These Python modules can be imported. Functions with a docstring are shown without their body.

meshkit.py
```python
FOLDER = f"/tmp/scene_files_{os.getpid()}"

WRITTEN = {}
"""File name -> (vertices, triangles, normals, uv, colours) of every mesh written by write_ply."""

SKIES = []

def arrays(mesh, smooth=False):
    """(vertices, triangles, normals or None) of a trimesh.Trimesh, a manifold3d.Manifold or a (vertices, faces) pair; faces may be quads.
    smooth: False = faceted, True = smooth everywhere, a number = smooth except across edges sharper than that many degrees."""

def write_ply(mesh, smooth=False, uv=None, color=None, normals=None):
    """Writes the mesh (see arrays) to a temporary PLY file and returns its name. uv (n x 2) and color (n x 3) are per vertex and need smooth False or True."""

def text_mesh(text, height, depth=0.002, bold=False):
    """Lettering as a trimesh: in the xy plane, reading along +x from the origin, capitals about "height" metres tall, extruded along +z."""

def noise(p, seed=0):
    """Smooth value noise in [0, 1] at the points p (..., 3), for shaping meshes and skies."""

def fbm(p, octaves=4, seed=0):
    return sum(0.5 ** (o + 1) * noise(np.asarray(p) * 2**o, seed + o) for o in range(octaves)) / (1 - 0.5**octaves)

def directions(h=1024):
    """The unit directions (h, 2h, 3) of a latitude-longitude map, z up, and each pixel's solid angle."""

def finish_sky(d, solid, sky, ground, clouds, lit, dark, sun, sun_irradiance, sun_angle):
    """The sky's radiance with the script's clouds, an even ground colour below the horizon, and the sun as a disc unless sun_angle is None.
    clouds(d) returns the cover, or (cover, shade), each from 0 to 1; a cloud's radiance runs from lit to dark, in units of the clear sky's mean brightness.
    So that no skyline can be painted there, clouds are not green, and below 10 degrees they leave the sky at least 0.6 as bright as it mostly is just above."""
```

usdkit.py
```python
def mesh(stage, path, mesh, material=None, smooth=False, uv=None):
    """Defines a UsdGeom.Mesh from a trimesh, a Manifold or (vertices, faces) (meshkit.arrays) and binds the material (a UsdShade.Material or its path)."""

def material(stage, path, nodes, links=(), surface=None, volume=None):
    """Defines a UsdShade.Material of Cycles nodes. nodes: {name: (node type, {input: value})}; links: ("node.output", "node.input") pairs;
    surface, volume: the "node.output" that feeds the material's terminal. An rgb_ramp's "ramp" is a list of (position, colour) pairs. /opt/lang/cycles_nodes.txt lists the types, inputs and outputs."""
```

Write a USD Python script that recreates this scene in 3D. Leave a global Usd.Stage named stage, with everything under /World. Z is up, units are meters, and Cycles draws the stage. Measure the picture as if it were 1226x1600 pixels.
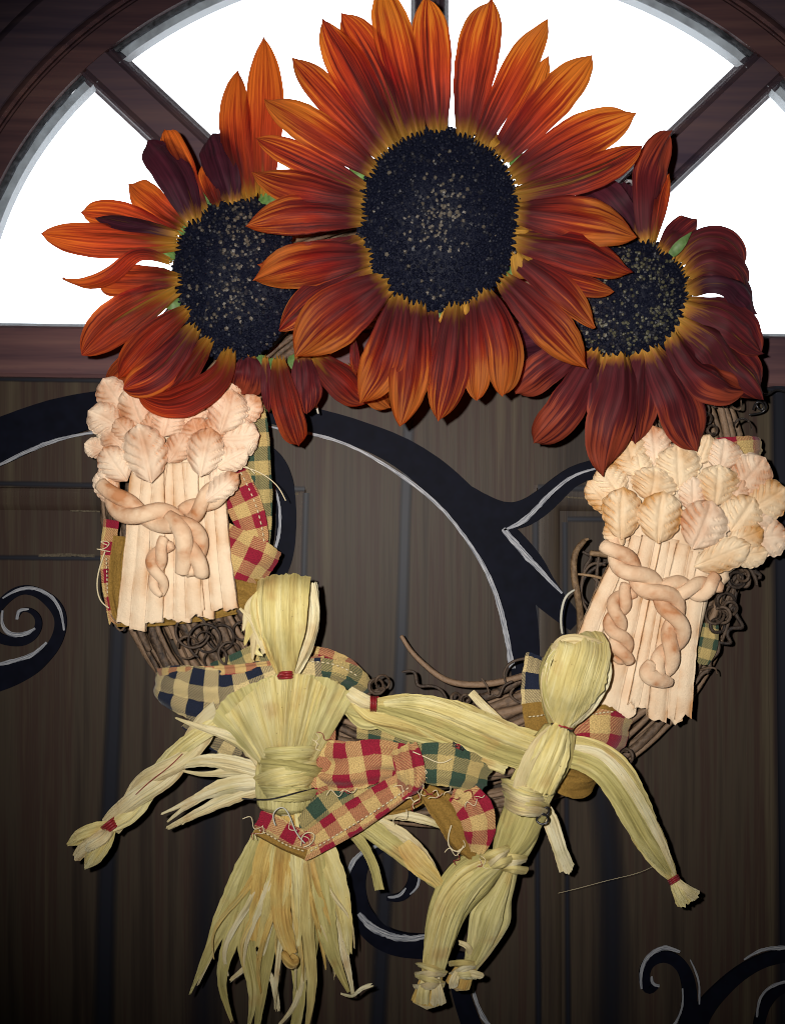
import math, random
import numpy as np
import trimesh, shapely
from shapely.geometry import Polygon, LineString
from scipy.interpolate import CubicSpline
import usdkit, meshkit
from pxr import Usd, UsdGeom, UsdLux, UsdShade, Gf, Sdf

stage = Usd.Stage.CreateInMemory()
UsdGeom.SetStageUpAxis(stage, UsdGeom.Tokens.z)
UsdGeom.SetStageMetersPerUnit(stage, 1.0)
UsdGeom.Xform.Define(stage, '/World')

# ------------------------------------------------------------------ camera and light
S, D, Z0 = 0.0005, 0.80, 1.45          # metres per unit on the door face, camera distance, camera height
cam = UsdGeom.Camera.Define(stage, '/World/camera')
cam.CreateFocalLengthAttr(35.0)
cam.CreateHorizontalApertureAttr(35.0 * 1226 * S / D)
cam.CreateVerticalApertureAttr(35.0 * 1600 * S / D)
cam.CreateClippingRangeAttr(Gf.Vec2f(0.01, 100))
cx = UsdGeom.Xformable(cam)
cx.AddTranslateOp().Set(Gf.Vec3d(0, -D, Z0))
cx.AddRotateXOp().Set(90.0)
cam.CreateExposureAttr(0.0)

flash = UsdLux.SphereLight.Define(stage, '/World/camera_flash')
flash.CreateRadiusAttr(0.006)
flash.CreateIntensityAttr(21500.0)
flash.CreateColorAttr(Gf.Vec3f(1.0, 0.965, 0.91))
flash.CreateNormalizeAttr(False)
sh = UsdLux.ShapingAPI.Apply(flash.GetPrim())
sh.CreateShapingConeAngleAttr(38.0)
sh.CreateShapingConeSoftnessAttr(1.0)
fx = UsdGeom.Xformable(flash)
fx.AddTranslateOp().Set(Gf.Vec3d(-0.040, -D + 0.005, Z0 + 0.022))
fx.AddRotateXOp().Set(90.0)
fx.AddRotateYOp().Set(-5.0)
for p_, lab, cat in ((flash.GetPrim(), 'small white flash lamp of the camera', 'flash'),):
    p_.SetCustomDataByKey('label', lab); p_.SetCustomDataByKey('category', cat)

SKY_STRENGTH = 2.6

def W(px, py, d=0.0):
    """A point of the door front at plan position (px, py), d metres in front of the door face."""
    k = S * (D - d) / D
    return np.array([(px - 613.0) * k, -d, Z0 + (800.0 - py) * k])

# ------------------------------------------------------------------ prims
used = {}
def numbered(path):
    n = used.get(path, -1) + 1
    used[path] = n
    return path if n == 0 else f'{path}_{n:03d}'

def keys(prim, label=None, cat=None, group=None, kind=None):
    for k, v in (('label', label), ('category', cat), ('group', group), ('kind', kind)):
        if v: prim.SetCustomDataByKey(k, v)

class Thing:
    def __init__(self, name, label, cat, base, group=None, kind=None):
        self.loc = np.asarray(base, float)
        self.path = numbered('/World/' + name)
        x = UsdGeom.Xform.Define(stage, self.path)
        x.AddTranslateOp().Set(Gf.Vec3d(*map(float, self.loc)))
        keys(x.GetPrim(), label, cat, group, kind)
    def part(self, name, mesh, mat, smooth=True, parent=None, label=None, kind=None):
        path = numbered((parent or self.path) + '/' + name)
        v, f = np.asarray(mesh[0], float) - self.loc, mesh[1]
        uv = mesh[2] if len(mesh) > 2 else None
        m = usdkit.mesh(stage, path, (v, f), mat, smooth=smooth, uv=uv)
        keys(m.GetPrim(), label, None, None, kind)
        return path

def lone(name, mesh, mat, label=None, cat=None, group=None, kind=None, smooth=True):
    path = numbered('/World/' + name)
    m = usdkit.mesh(stage, path, (np.asarray(mesh[0], float), mesh[1]), mat, smooth=smooth, uv=mesh[2] if len(mesh) > 2 else None)
    keys(m.GetPrim(), label, cat, group, kind)
    return path

# ------------------------------------------------------------------ materials
def mat(name, nodes, links, surface, volume=None):
    return usdkit.material(stage, '/World/Looks/' + name, nodes, links, surface=surface)

def plain(name, color, rough=0.6, spec=0.3, bumpscale=None, bump=0.2, var=0.0, metallic=0.0):
    nodes = {'p': ('principled_bsdf', {'base_color': color, 'roughness': rough, 'specular_ior_level': spec, 'metallic': metallic})}
    links = []
    if bumpscale:
        nodes['t'] = ('texture_coordinate', {}); nodes['n'] = ('noise_texture', {'scale': bumpscale, 'detail': 4.0})
        nodes['b'] = ('bump', {'strength': bump, 'distance': 0.002})
        links += [('t.object', 'n.vector'), ('n.fac', 'b.height'), ('b.normal', 'p.normal')]
        if var:
            c = np.array(color)
            nodes['r'] = ('rgb_ramp', {'ramp': [(0.25, tuple(c * (1 - var))), (0.75, tuple(c * (1 + var)))]})
            links += [('n.fac', 'r.fac'), ('r.color', 'p.base_color')]
    return mat(name, nodes, links, 'p.BSDF')

def petal_mat(name, ramp, trans, tfac, shift=0.0):
    """Ray floret: gold claw, maroon middle, orange tip, drawn out into fine lengthwise veins; light shines through it."""
    n = {'uv': ('texture_coordinate', {}), 's': ('separate_xyz', {}), 'o': ('object_info', {}),
         'sx': ('math', {'math_type': 'multiply', 'value2': 12.0}), 'sy': ('math', {'math_type': 'multiply', 'value2': 0.9}),
         'oz': ('math', {'math_type': 'multiply', 'value2': 91.0}), 'c': ('combine_xyz', {}),
         'n': ('noise_texture', {'scale': 1.0, 'detail': 4.0, 'roughness': 0.65, 'distortion': 0.25}),
         'n0': ('math', {'math_type': 'subtract', 'value2': 0.5}),
         'k': ('math', {'math_type': 'multiply_add', 'value2': 0.85}),
         'a': ('math', {'math_type': 'subtract', 'value2': 0.5}), 'a2': ('math', {'math_type': 'multiply'}),
         'e': ('math', {'math_type': 'multiply_add', 'value2': 0.45}),
         'orr': ('math', {'math_type': 'multiply_add', 'value2': 0.22, 'value3': -0.11 + shift}),
         'add': ('math', {'math_type': 'add', 'use_clamp': True}),
         'gate': ('map_range', {'from_min': 0.03, 'from_max': 0.25, 'to_min': 0.12}),
         'gk': ('math', {'math_type': 'multiply'}), 'vv': ('math', {'math_type': 'add', 'use_clamp': True}),
         'r': ('rgb_ramp', {'ramp': ramp}),
         'tr': ('rgb_ramp', {'ramp': trans}),
         'vein': ('map_range', {'from_min': 0.36, 'from_max': 0.62, 'to_min': 0.62, 'to_max': 1.3}),
         'hv': ('mix_color', {'blend_type': 'multiply', 'fac': 1.0}),
         'ht': ('mix_color', {'blend_type': 'multiply', 'fac': 1.0}),
         'b': ('bump', {'strength': 0.35, 'distance': 0.0012}),
         'p': ('principled_bsdf', {'roughness': 0.6, 'specular_ior_level': 0.12}),
         't': ('translucent_bsdf', {}), 'm': ('mix_closure', {'fac': tfac})}
    l = [('uv.UV', 's.vector'), ('s.x', 'sx.value1'), ('s.y', 'sy.value1'), ('o.random', 'oz.value1'),
         ('sx.value', 'c.x'), ('sy.value', 'c.y'), ('oz.value', 'c.z'), ('c.vector', 'n.vector'),
         ('n.fac', 'n0.value1'), ('n0.value', 'k.value1'),
         ('s.x', 'a.value1'), ('a.value', 'a2.value1'), ('a.value', 'a2.value2'), ('a2.value', 'e.value1'),
         ('o.random', 'orr.value1'), ('orr.value', 'e.value3'), ('e.value', 'k.value3'),
         ('s.y', 'gate.value'), ('gate.result', 'gk.value1'), ('k.value', 'gk.value2'),
         ('s.y', 'vv.value1'), ('gk.value', 'vv.value2'), ('vv.value', 'r.fac'), ('vv.value', 'tr.fac'),
         ('n.fac', 'vein.value'), ('r.color', 'hv.a'), ('vein.result', 'hv.b'), ('hv.result', 'p.base_color'),
         ('tr.color', 'ht.a'), ('vein.result', 'ht.b'), ('ht.result', 't.color'),
         ('n.fac', 'b.height'), ('b.normal', 'p.normal'), ('p.BSDF', 'm.closure1'), ('t.BSDF', 'm.closure2')]
    return mat(name, n, l, 'm.closure')

gold = (0.42, 0.215, 0.035)
PET_C = petal_mat('petal_orange', [(0.0, gold), (0.06, (0.24, 0.095, 0.02)), (0.14, (0.085, 0.016, 0.020)), (0.6, (0.135, 0.018, 0.015)), (0.88, (0.24, 0.044, 0.014)), (1.0, (0.34, 0.095, 0.018))],
                  [(0.0, (0.35, 0.15, 0.02)), (0.10, (0.12, 0.014, 0.014)), (0.26, (0.30, 0.030, 0.012)), (0.5, (0.90, 0.080, 0.016)), (0.8, (1.0, 0.13, 0.014)), (1.0, (1.0, 0.25, 0.02))], 0.46)
PET_L = petal_mat('petal_red', [(0.0, gold), (0.06, (0.30, 0.13, 0.02)), (0.15, (0.10, 0.017, 0.014)), (0.7, (0.11, 0.016, 0.012)), (1.0, (0.21, 0.038, 0.013))],
                  [(0.0, (0.6, 0.3, 0.02)), (0.2, (0.45, 0.05, 0.012)), (0.6, (1.0, 0.105, 0.016)), (1.0, (1.0, 0.19, 0.016))], 0.52)
PET_R = petal_mat('petal_maroon', [(0.0, gold), (0.06, (0.26, 0.10, 0.02)), (0.14, (0.065, 0.012, 0.017)), (0.75, (0.095, 0.012, 0.014)), (1.0, (0.20, 0.034, 0.016))],
                  [(0.0, (0.3, 0.12, 0.02)), (0.25, (0.08, 0.007, 0.010)), (0.7, (0.16, 0.011, 0.013)), (1.0, (0.30, 0.03, 0.014))], 0.28)
PET_D = petal_mat('petal_purple', [(0.0, gold), (0.08, (0.20, 0.08, 0.02)), (0.18, (0.036, 0.008, 0.016)), (1.0, (0.050, 0.009, 0.017))],
                  [(0.0, (0.2, 0.08, 0.02)), (0.25, (0.03, 0.005, 0.010)), (1.0, (0.05, 0.006, 0.012))], 0.2)
CLAW = petal_mat('petal_claw', [(0.0, gold), (0.6, (0.36, 0.17, 0.025)), (1.0, (0.22, 0.075, 0.02))], [(0.0, (0.5, 0.25, 0.02)), (1.0, (0.3, 0.1, 0.02))], 0.25)

SEED = plain('seed_navy', (0.0042, 0.0052, 0.013), 0.6, 0.09)
SEEDB = plain('seed_brown', (0.013, 0.013, 0.018), 0.5, 0.25)
SEEDP = plain('seed_tan', (0.080, 0.066, 0.050), 0.5, 0.4)
SEEDG = plain('seed_olive', (0.060, 0.057, 0.034), 0.5, 0.4)
def leaf_mat():
    n = {'t': ('texture_coordinate', {}), 'n': ('noise_texture', {'scale': 300.0, 'detail': 3.0}), 'r': ('rgb_ramp', {'ramp': [(0.3, (0.06, 0.13, 0.035)), (0.7, (0.16, 0.28, 0.09))]}),
         'p': ('principled_bsdf', {'roughness': 0.55}), 'tr': ('translucent_bsdf', {'color': (0.2, 0.45, 0.05)}), 'm': ('mix_closure', {'fac': 0.3})}
    return mat('sepal_green', n, [('t.object', 'n.vector'), ('n.fac', 'r.fac'), ('r.color', 'p.base_color'), ('p.BSDF', 'm.closure1'), ('tr.BSDF', 'm.closure2')], 'm.closure')
GREEN = leaf_mat()

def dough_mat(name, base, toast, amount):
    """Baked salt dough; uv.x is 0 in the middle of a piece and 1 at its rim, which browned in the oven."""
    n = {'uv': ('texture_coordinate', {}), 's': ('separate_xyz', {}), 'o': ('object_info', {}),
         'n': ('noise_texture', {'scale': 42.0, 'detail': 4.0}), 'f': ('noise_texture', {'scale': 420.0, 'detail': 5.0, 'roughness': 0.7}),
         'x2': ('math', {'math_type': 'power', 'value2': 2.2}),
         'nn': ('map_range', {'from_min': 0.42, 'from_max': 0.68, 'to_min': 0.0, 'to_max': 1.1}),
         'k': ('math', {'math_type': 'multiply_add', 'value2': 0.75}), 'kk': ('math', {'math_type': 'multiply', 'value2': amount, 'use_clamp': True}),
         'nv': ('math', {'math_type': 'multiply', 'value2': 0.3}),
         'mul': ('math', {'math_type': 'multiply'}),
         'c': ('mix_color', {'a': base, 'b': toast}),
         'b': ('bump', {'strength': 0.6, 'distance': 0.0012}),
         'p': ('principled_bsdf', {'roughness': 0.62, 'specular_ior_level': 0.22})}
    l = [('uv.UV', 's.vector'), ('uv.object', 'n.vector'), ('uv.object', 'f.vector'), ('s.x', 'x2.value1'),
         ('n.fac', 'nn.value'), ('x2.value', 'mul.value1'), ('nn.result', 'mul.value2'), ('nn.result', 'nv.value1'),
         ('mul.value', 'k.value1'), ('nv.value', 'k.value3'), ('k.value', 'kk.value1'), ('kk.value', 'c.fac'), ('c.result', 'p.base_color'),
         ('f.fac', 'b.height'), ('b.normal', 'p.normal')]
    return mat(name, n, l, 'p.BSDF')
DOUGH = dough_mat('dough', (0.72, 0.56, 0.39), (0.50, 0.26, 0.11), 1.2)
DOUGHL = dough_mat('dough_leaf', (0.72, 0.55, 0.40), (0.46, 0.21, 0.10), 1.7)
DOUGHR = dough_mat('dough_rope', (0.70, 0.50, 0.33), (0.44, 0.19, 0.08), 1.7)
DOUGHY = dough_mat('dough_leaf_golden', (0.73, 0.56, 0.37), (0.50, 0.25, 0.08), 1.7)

def husk_mat(name, lo, mid, hi):
    """Dry corn husk: lengthwise fibres, greener and browner patches along it, a few dark flecks."""
    n = {'uv': ('texture_coordinate', {}), 'mp': ('mapping', {'scale': (620.0, 16.0, 1.0)}), 'o': ('object_info', {}), 'oz': ('math', {'math_type': 'multiply', 'value2': 53.0}),
         's': ('separate_xyz', {}), 'c': ('combine_xyz', {}), 'n': ('noise_texture', {'scale': 1.0, 'detail': 5.0, 'roughness': 0.7, 'distortion': 0.3}),
         'mp2': ('mapping', {'scale': (130.0, 26.0, 1.0)}), 'n2': ('noise_texture', {'scale': 1.0, 'detail': 3.0}),
         'add': ('math', {'math_type': 'multiply_add', 'value2': 0.6}), 'h': ('math', {'math_type': 'multiply_add', 'value2': 0.5}), 'oo': ('math', {'math_type': 'multiply_add', 'value2': 0.16, 'value3': -0.13}),
         'r': ('rgb_ramp', {'ramp': [(0.28, lo), (0.48, mid), (0.66, hi)]}),
         'np': ('noise_texture', {'scale': 38.0, 'detail': 3.0}), 'mg': ('map_range', {'from_min': 0.52, 'from_max': 0.72, 'to_max': 0.55}), 'cg': ('mix_color', {'b': (0.42, 0.37, 0.14)}),
         'mb': ('map_range', {'from_min': 0.42, 'from_max': 0.26, 'to_max': 0.6}), 'cb': ('mix_color', {'b': (0.46, 0.25, 0.08)}),
         'nf': ('noise_texture', {'scale': 520.0, 'detail': 2.0}), 'mf': ('map_range', {'from_min': 0.70, 'from_max': 0.76, 'to_max': 0.5}), 'cf': ('mix_color', {'b': (0.16, 0.09, 0.03)}),
         'b': ('bump', {'strength': 0.9, 'distance': 0.002}),
         'p': ('principled_bsdf', {'roughness': 0.6, 'specular_ior_level': 0.2}), 't': ('translucent_bsdf', {'color': hi}), 'm': ('mix_closure', {'fac': 0.12})}
    l = [('uv.UV', 'mp.vector'), ('mp.vector', 's.vector'), ('o.random', 'oz.value1'), ('s.x', 'c.x'), ('s.y', 'c.y'), ('oz.value', 'c.z'), ('c.vector', 'n.vector'),
         ('uv.UV', 'mp2.vector'), ('mp2.vector', 'n2.vector'), ('o.random', 'oo.value1'), ('oo.value', 'h.value3'), ('n2.fac', 'h.value1'), ('n.fac', 'add.value1'), ('h.value', 'add.value3'), ('add.value', 'r.fac'),
         ('uv.object', 'np.vector'), ('np.fac', 'mg.value'), ('np.fac', 'mb.value'), ('r.color', 'cg.a'), ('mg.result', 'cg.fac'), ('cg.result', 'cb.a'), ('mb.result', 'cb.fac'),
         ('uv.object', 'nf.vector'), ('nf.fac', 'mf.value'), ('cb.result', 'cf.a'), ('mf.result', 'cf.fac'), ('cf.result', 'p.base_color'),
         ('n.fac', 'b.height'), ('b.normal', 'p.normal'), ('p.BSDF', 'm.closure1'), ('t.BSDF', 'm.closure2')]
    return mat(name, n, l, 'm.closure')
HUSK = husk_mat('husk_yellow', (0.42, 0.30, 0.10), (0.66, 0.54, 0.21), (0.78, 0.69, 0.36))
HUSKG = husk_mat('husk_green', (0.30, 0.25, 0.085), (0.52, 0.445, 0.165), (0.68, 0.60, 0.28))
HUSKP = husk_mat('husk_pale', (0.50, 0.37, 0.18), (0.70, 0.58, 0.32), (0.78, 0.71, 0.48))
HUSKO = husk_mat('husk_straw', (0.42, 0.22, 0.055), (0.64, 0.44, 0.13), (0.74, 0.58, 0.24))

def gingham(name, dark, light):
    """Woven check: dark and light yarn groups in both ways, a twill of both where they cross; uv in checks."""
    n = {'uv': ('texture_coordinate', {}), 's': ('separate_xyz', {}),
         'fu': ('math', {'math_type': 'fraction'}), 'fv': ('math', {'math_type': 'fraction'}),
         'wu': ('noise_texture', {'scale': 3.0, 'detail': 2.0}), 'wj': ('math', {'math_type': 'multiply_add', 'value2': 0.12}),
         'gu': ('math', {'math_type': 'greater_than', 'value2': 0.5}), 'gv': ('math', {'math_type': 'greater_than', 'value2': 0.5}),
         'tw': ('math', {'math_type': 'add'}), 'tm': ('math', {'math_type': 'multiply', 'value2': 11.0}), 'tf': ('math', {'math_type': 'fraction'}), 'tg': ('map_range', {'from_min': 0.0, 'from_max': 1.0, 'to_min': 0.26, 'to_max': 0.94}),
         'mx': ('mix_float', {}), 'ns': ('noise_texture', {'scale': 26.0, 'detail': 3.0}),
         'mr': ('map_range', {'from_min': 0.3, 'from_max': 0.7, 'to_min': 0.6, 'to_max': 1.25}),
         'c': ('mix_color', {'a': light, 'b': dark}), 'cm': ('mix_color', {'blend_type': 'multiply', 'fac': 1.0}),
         'tri': ('math', {'math_type': 'pingpong', 'value2': 0.5}), 'b': ('bump', {'strength': 0.5, 'distance': 0.0006}),
         'p': ('principled_bsdf', {'roughness': 0.85, 'specular_ior_level': 0.15, 'sheen_weight': 0.12})}
    l = [('uv.UV', 's.vector'), ('uv.UV', 'wu.vector'), ('wu.fac', 'wj.value1'), ('s.x', 'wj.value3'), ('wj.value', 'fu.value1'), ('s.y', 'fv.value1'),
         ('fu.value', 'gu.value1'), ('fv.value', 'gv.value1'),
         ('s.x', 'tw.value1'), ('s.y', 'tw.value2'), ('tw.value', 'tm.value1'), ('tm.value', 'tf.value1'), ('tf.value', 'tg.value'),
         ('tg.result', 'mx.fac'), ('gu.value', 'mx.a'), ('gv.value', 'mx.b'), ('mx.result', 'c.fac'),
         ('uv.UV', 'ns.vector'), ('ns.fac', 'mr.value'), ('c.result', 'cm.a'), ('mr.result', 'cm.b'), ('cm.result', 'p.base_color'),
         ('tm.value', 'tri.value1'), ('tri.value', 'b.height'), ('b.normal', 'p.normal')]
    return mat(name, n, l, 'p.BSDF')
RED = gingham('gingham_red', (0.23, 0.009, 0.026), (0.50, 0.345, 0.135))
BLUE = gingham('gingham_navy', (0.010, 0.014, 0.030), (0.52, 0.40, 0.19))
TEAL = gingham('gingham_green', (0.030, 0.058, 0.038), (0.42, 0.31, 0.12))
GOLD = plain('gold_cotton', (0.22, 0.125, 0.028), 0.85, 0.1, 900.0, 0.35, 0.3)
CREAM = plain('cream_thread', (0.62, 0.52, 0.33), 0.7, 0.2)
REDT = plain('red_thread', (0.22, 0.012, 0.016), 0.5, 0.4)
BLKT = plain('black_thread', (0.012, 0.010, 0.012), 0.5, 0.4)
WIRE = plain('dark_wire', (0.03, 0.028, 0.03), 0.3, 0.6, metallic=0.6)
GLUE = plain('clear_glue', (0.35, 0.35, 0.36), 0.15, 0.6)
RAFFIA = plain('pale_cord', (0.45, 0.43, 0.36), 0.7, 0.2)

def bark(name, lo, hi):
    n = {'uv': ('texture_coordinate', {}), 'o': ('object_info', {}), 'mp': ('mapping', {'scale': (260.0, 40.0, 260.0)}), 'n': ('noise_texture', {'scale': 1.0, 'detail': 5.0, 'roughness': 0.65}),
         'm': ('math', {'math_type': 'multiply_add', 'value2': 0.5}), 'r': ('rgb_ramp', {'ramp': [(0.35, lo), (0.95, hi)]}),
         'b': ('bump', {'strength': 0.7, 'distance': 0.002}), 'p': ('principled_bsdf', {'roughness': 0.6, 'specular_ior_level': 0.35})}
    l = [('uv.object', 'n.vector'), ('o.random', 'm.value1'), ('n.fac', 'm.value3'), ('m.value', 'r.fac'), ('r.color', 'p.base_color'), ('n.fac', 'b.height'), ('b.normal', 'p.normal')]
    n['n'][1]['scale'] = 240.0
    return mat(name, n, l, 'p.BSDF')
VINE = bark('vine_bark', (0.014, 0.009, 0.007), (0.20, 0.125, 0.075))
TWIG = bark('twig_bark', (0.07, 0.04, 0.02), (0.30, 0.19, 0.10))
TENDRIL = bark('tendril_dark', (0.014, 0.010, 0.009), (0.085, 0.055, 0.036))

def door_mat(name, cols, fx=45.0, fz=2.2, rough=0.5, horiz=False):
    sc = (fz, 1.0, fx) if horiz else (fx, 1.0, fz)
    sc2 = (fz * 0.3, 1.0, fx * 0.12) if horiz else (fx * 0.12, 1.0, fz * 0.2)
    n = {'g': ('geometry', {}), 'mp': ('mapping', {'scale': sc}), 'n': ('noise_texture', {'scale': 1.0, 'detail': 5.0, 'roughness': 0.6}),
         'mp2': ('mapping', {'scale': sc2, 'location': (3.1, 0, 7.7)}), 'n2': ('noise_texture', {'scale': 1.0, 'detail': 2.0}),
         'mp3': ('mapping', {'scale': (sc[0] * 7, 1.0, sc[2] * 5)}), 'n3': ('noise_texture', {'scale': 1.0, 'detail': 3.0}),
         'k': ('math', {'math_type': 'multiply_add', 'value2': 0.55}), 'h': ('math', {'math_type': 'multiply', 'value2': 0.45}),
         'r': ('rgb_ramp', {'ramp': cols}), 'b': ('bump', {'strength': 0.12, 'distance': 0.001}),
         'p': ('principled_bsdf', {'roughness': rough, 'specular_ior_level': 0.12})}
    l = [('g.position', 'mp.vector'), ('mp.vector', 'n.vector'), ('g.position', 'mp2.vector'), ('mp2.vector', 'n2.vector'), ('g.position', 'mp3.vector'), ('mp3.vector', 'n3.vector'),
         ('n2.fac', 'h.value1'), ('n.fac', 'k.value1'), ('h.value', 'k.value3'), ('k.value', 'r.fac'), ('r.color', 'p.base_color'), ('n3.fac', 'b.height'), ('b.normal', 'p.normal')]
    return mat(name, n, l, 'p.BSDF')
WOOD = door_mat('painted_wood', [(0.32, (0.008, 0.0066, 0.007)), (0.44, (0.028, 0.020, 0.0155)), (0.50, (0.044, 0.033, 0.0235)), (0.55, (0.036, 0.0215, 0.017)), (0.61, (0.054, 0.041, 0.027)), (0.72, (0.092, 0.072, 0.047))], 70.0, 2.2)
FRAME = door_mat('frame_brown', [(0.36, (0.050, 0.028, 0.036)), (0.5, (0.105, 0.054, 0.055)), (0.64, (0.150, 0.080, 0.070))], 90.0, 4.0, 0.45, True)
FRAMED = door_mat('frame_dark', [(0.36, (0.050, 0.036, 0.055)), (0.5, (0.090, 0.060, 0.074)), (0.64, (0.125, 0.078, 0.080))], 90.0, 4.0, 0.4, True)
CAULK = plain('caulk_grey', (0.06, 0.065, 0.075), 0.7, 0.2, 220.0, 0.8, 0.8)
LEDGE = plain('ledge_grey', (0.30, 0.34, 0.38), 0.5, 0.3, 90.0, 0.2, 0.35)
REVEAL = plain('reveal_white', (0.74, 0.84, 0.92), 0.5, 0.3)
BLACK = plain('black_paint', (0.0030, 0.0036, 0.0085), 0.6, 0.05, 120.0, 0.05, 0.3)
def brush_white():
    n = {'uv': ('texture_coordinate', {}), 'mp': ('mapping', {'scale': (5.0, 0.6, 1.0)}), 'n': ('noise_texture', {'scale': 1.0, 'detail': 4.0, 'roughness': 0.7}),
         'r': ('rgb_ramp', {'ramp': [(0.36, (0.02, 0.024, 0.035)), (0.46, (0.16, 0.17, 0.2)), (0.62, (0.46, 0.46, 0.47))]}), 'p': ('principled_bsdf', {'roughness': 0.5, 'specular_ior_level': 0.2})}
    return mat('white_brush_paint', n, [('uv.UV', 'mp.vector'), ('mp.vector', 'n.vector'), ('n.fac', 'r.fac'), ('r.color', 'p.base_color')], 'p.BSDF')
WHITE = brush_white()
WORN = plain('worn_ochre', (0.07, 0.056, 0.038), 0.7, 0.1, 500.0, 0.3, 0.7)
def joint_shade_mat(name='painted_joint', low=0.0):
    """Dark paint with feathered brush edges, for plank joints and painted-on edge shade; uv.x runs across it."""
    n = {'uv': ('texture_coordinate', {}), 's': ('separate_xyz', {}), 'g': ('geometry', {}), 'mp': ('mapping', {'scale': (60.0, 1.0, 3.0)}), 'n': ('noise_texture', {'scale': 1.0, 'detail': 3.0}),
         'a': ('math', {'math_type': 'subtract', 'value2': 0.5}), 'b': ('math', {'math_type': 'absolute'}), 'k': ('math', {'math_type': 'multiply_add', 'value2': 0.25}), 'mr': ('map_range', {'from_min': 0.26, 'from_max': 0.64, 'to_min': low}),
         'p': ('principled_bsdf', {'base_color': (0.009, 0.010, 0.016), 'roughness': 0.5, 'specular_ior_level': 0.2}), 't': ('transparent_bsdf', {}), 'm': ('mix_closure', {})}
    l = [('uv.UV', 's.vector'), ('s.x', 'a.value1'), ('a.value', 'b.value1'), ('g.position', 'mp.vector'), ('mp.vector', 'n.vector'), ('n.fac', 'k.value1'), ('b.value', 'k.value3'), ('k.value', 'mr.value'),
         ('mr.result', 'm.fac'), ('p.BSDF', 'm.closure1'), ('t.BSDF', 'm.closure2')]
    return mat(name, n, l, 'm.closure')
GAP = joint_shade_mat()
def glass_mat():
    n = {'t': ('transparent_bsdf', {'color': (0.97, 0.98, 0.99)}), 'g': ('glossy_bsdf', {'roughness': 0.02, 'color': (0.9, 0.9, 0.9)}), 'f': ('fresnel', {'IOR': 1.45}), 'm': ('mix_closure', {})}
    return mat('window_glass', n, [('f.fac', 'm.fac'), ('t.BSDF', 'm.closure1'), ('g.BSDF', 'm.closure2')], 'm.closure')
GLASS = glass_mat()
SKY = mat('overcast_sky', {'e': ('emission', {'color': (0.95, 0.97, 1.0), 'strength': SKY_STRENGTH})}, [], 'e.emission')

# ------------------------------------------------------------------ mesh builders
def spline(pts, n):
    pts = np.asarray(pts, float)
    if len(pts) == 2:
        return pts[0] + np.linspace(0, 1, n)[:, None] * (pts[1] - pts[0])
    s = np.r_[0, np.cumsum(np.linalg.norm(np.diff(pts, axis=0), axis=1))]
    s /= s[-1]
    return CubicSpline(s, pts, bc_type='natural')(np.linspace(0, 1, n))

def along(vals, t):
    vals = np.atleast_1d(np.asarray(vals, float))
    if len(vals) == 1: return np.full_like(t, vals[0])
    x = np.linspace(0, 1, len(vals))
    if len(vals) == 2: return np.interp(t, x, vals)
    from scipy.interpolate import PchipInterpolator
    return PchipInterpolator(x, vals)(t)

def path3(path, d=None):
    return np.array([W(*(p if len(p) == 3 else (p[0], p[1], d))) for p in path])

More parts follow.
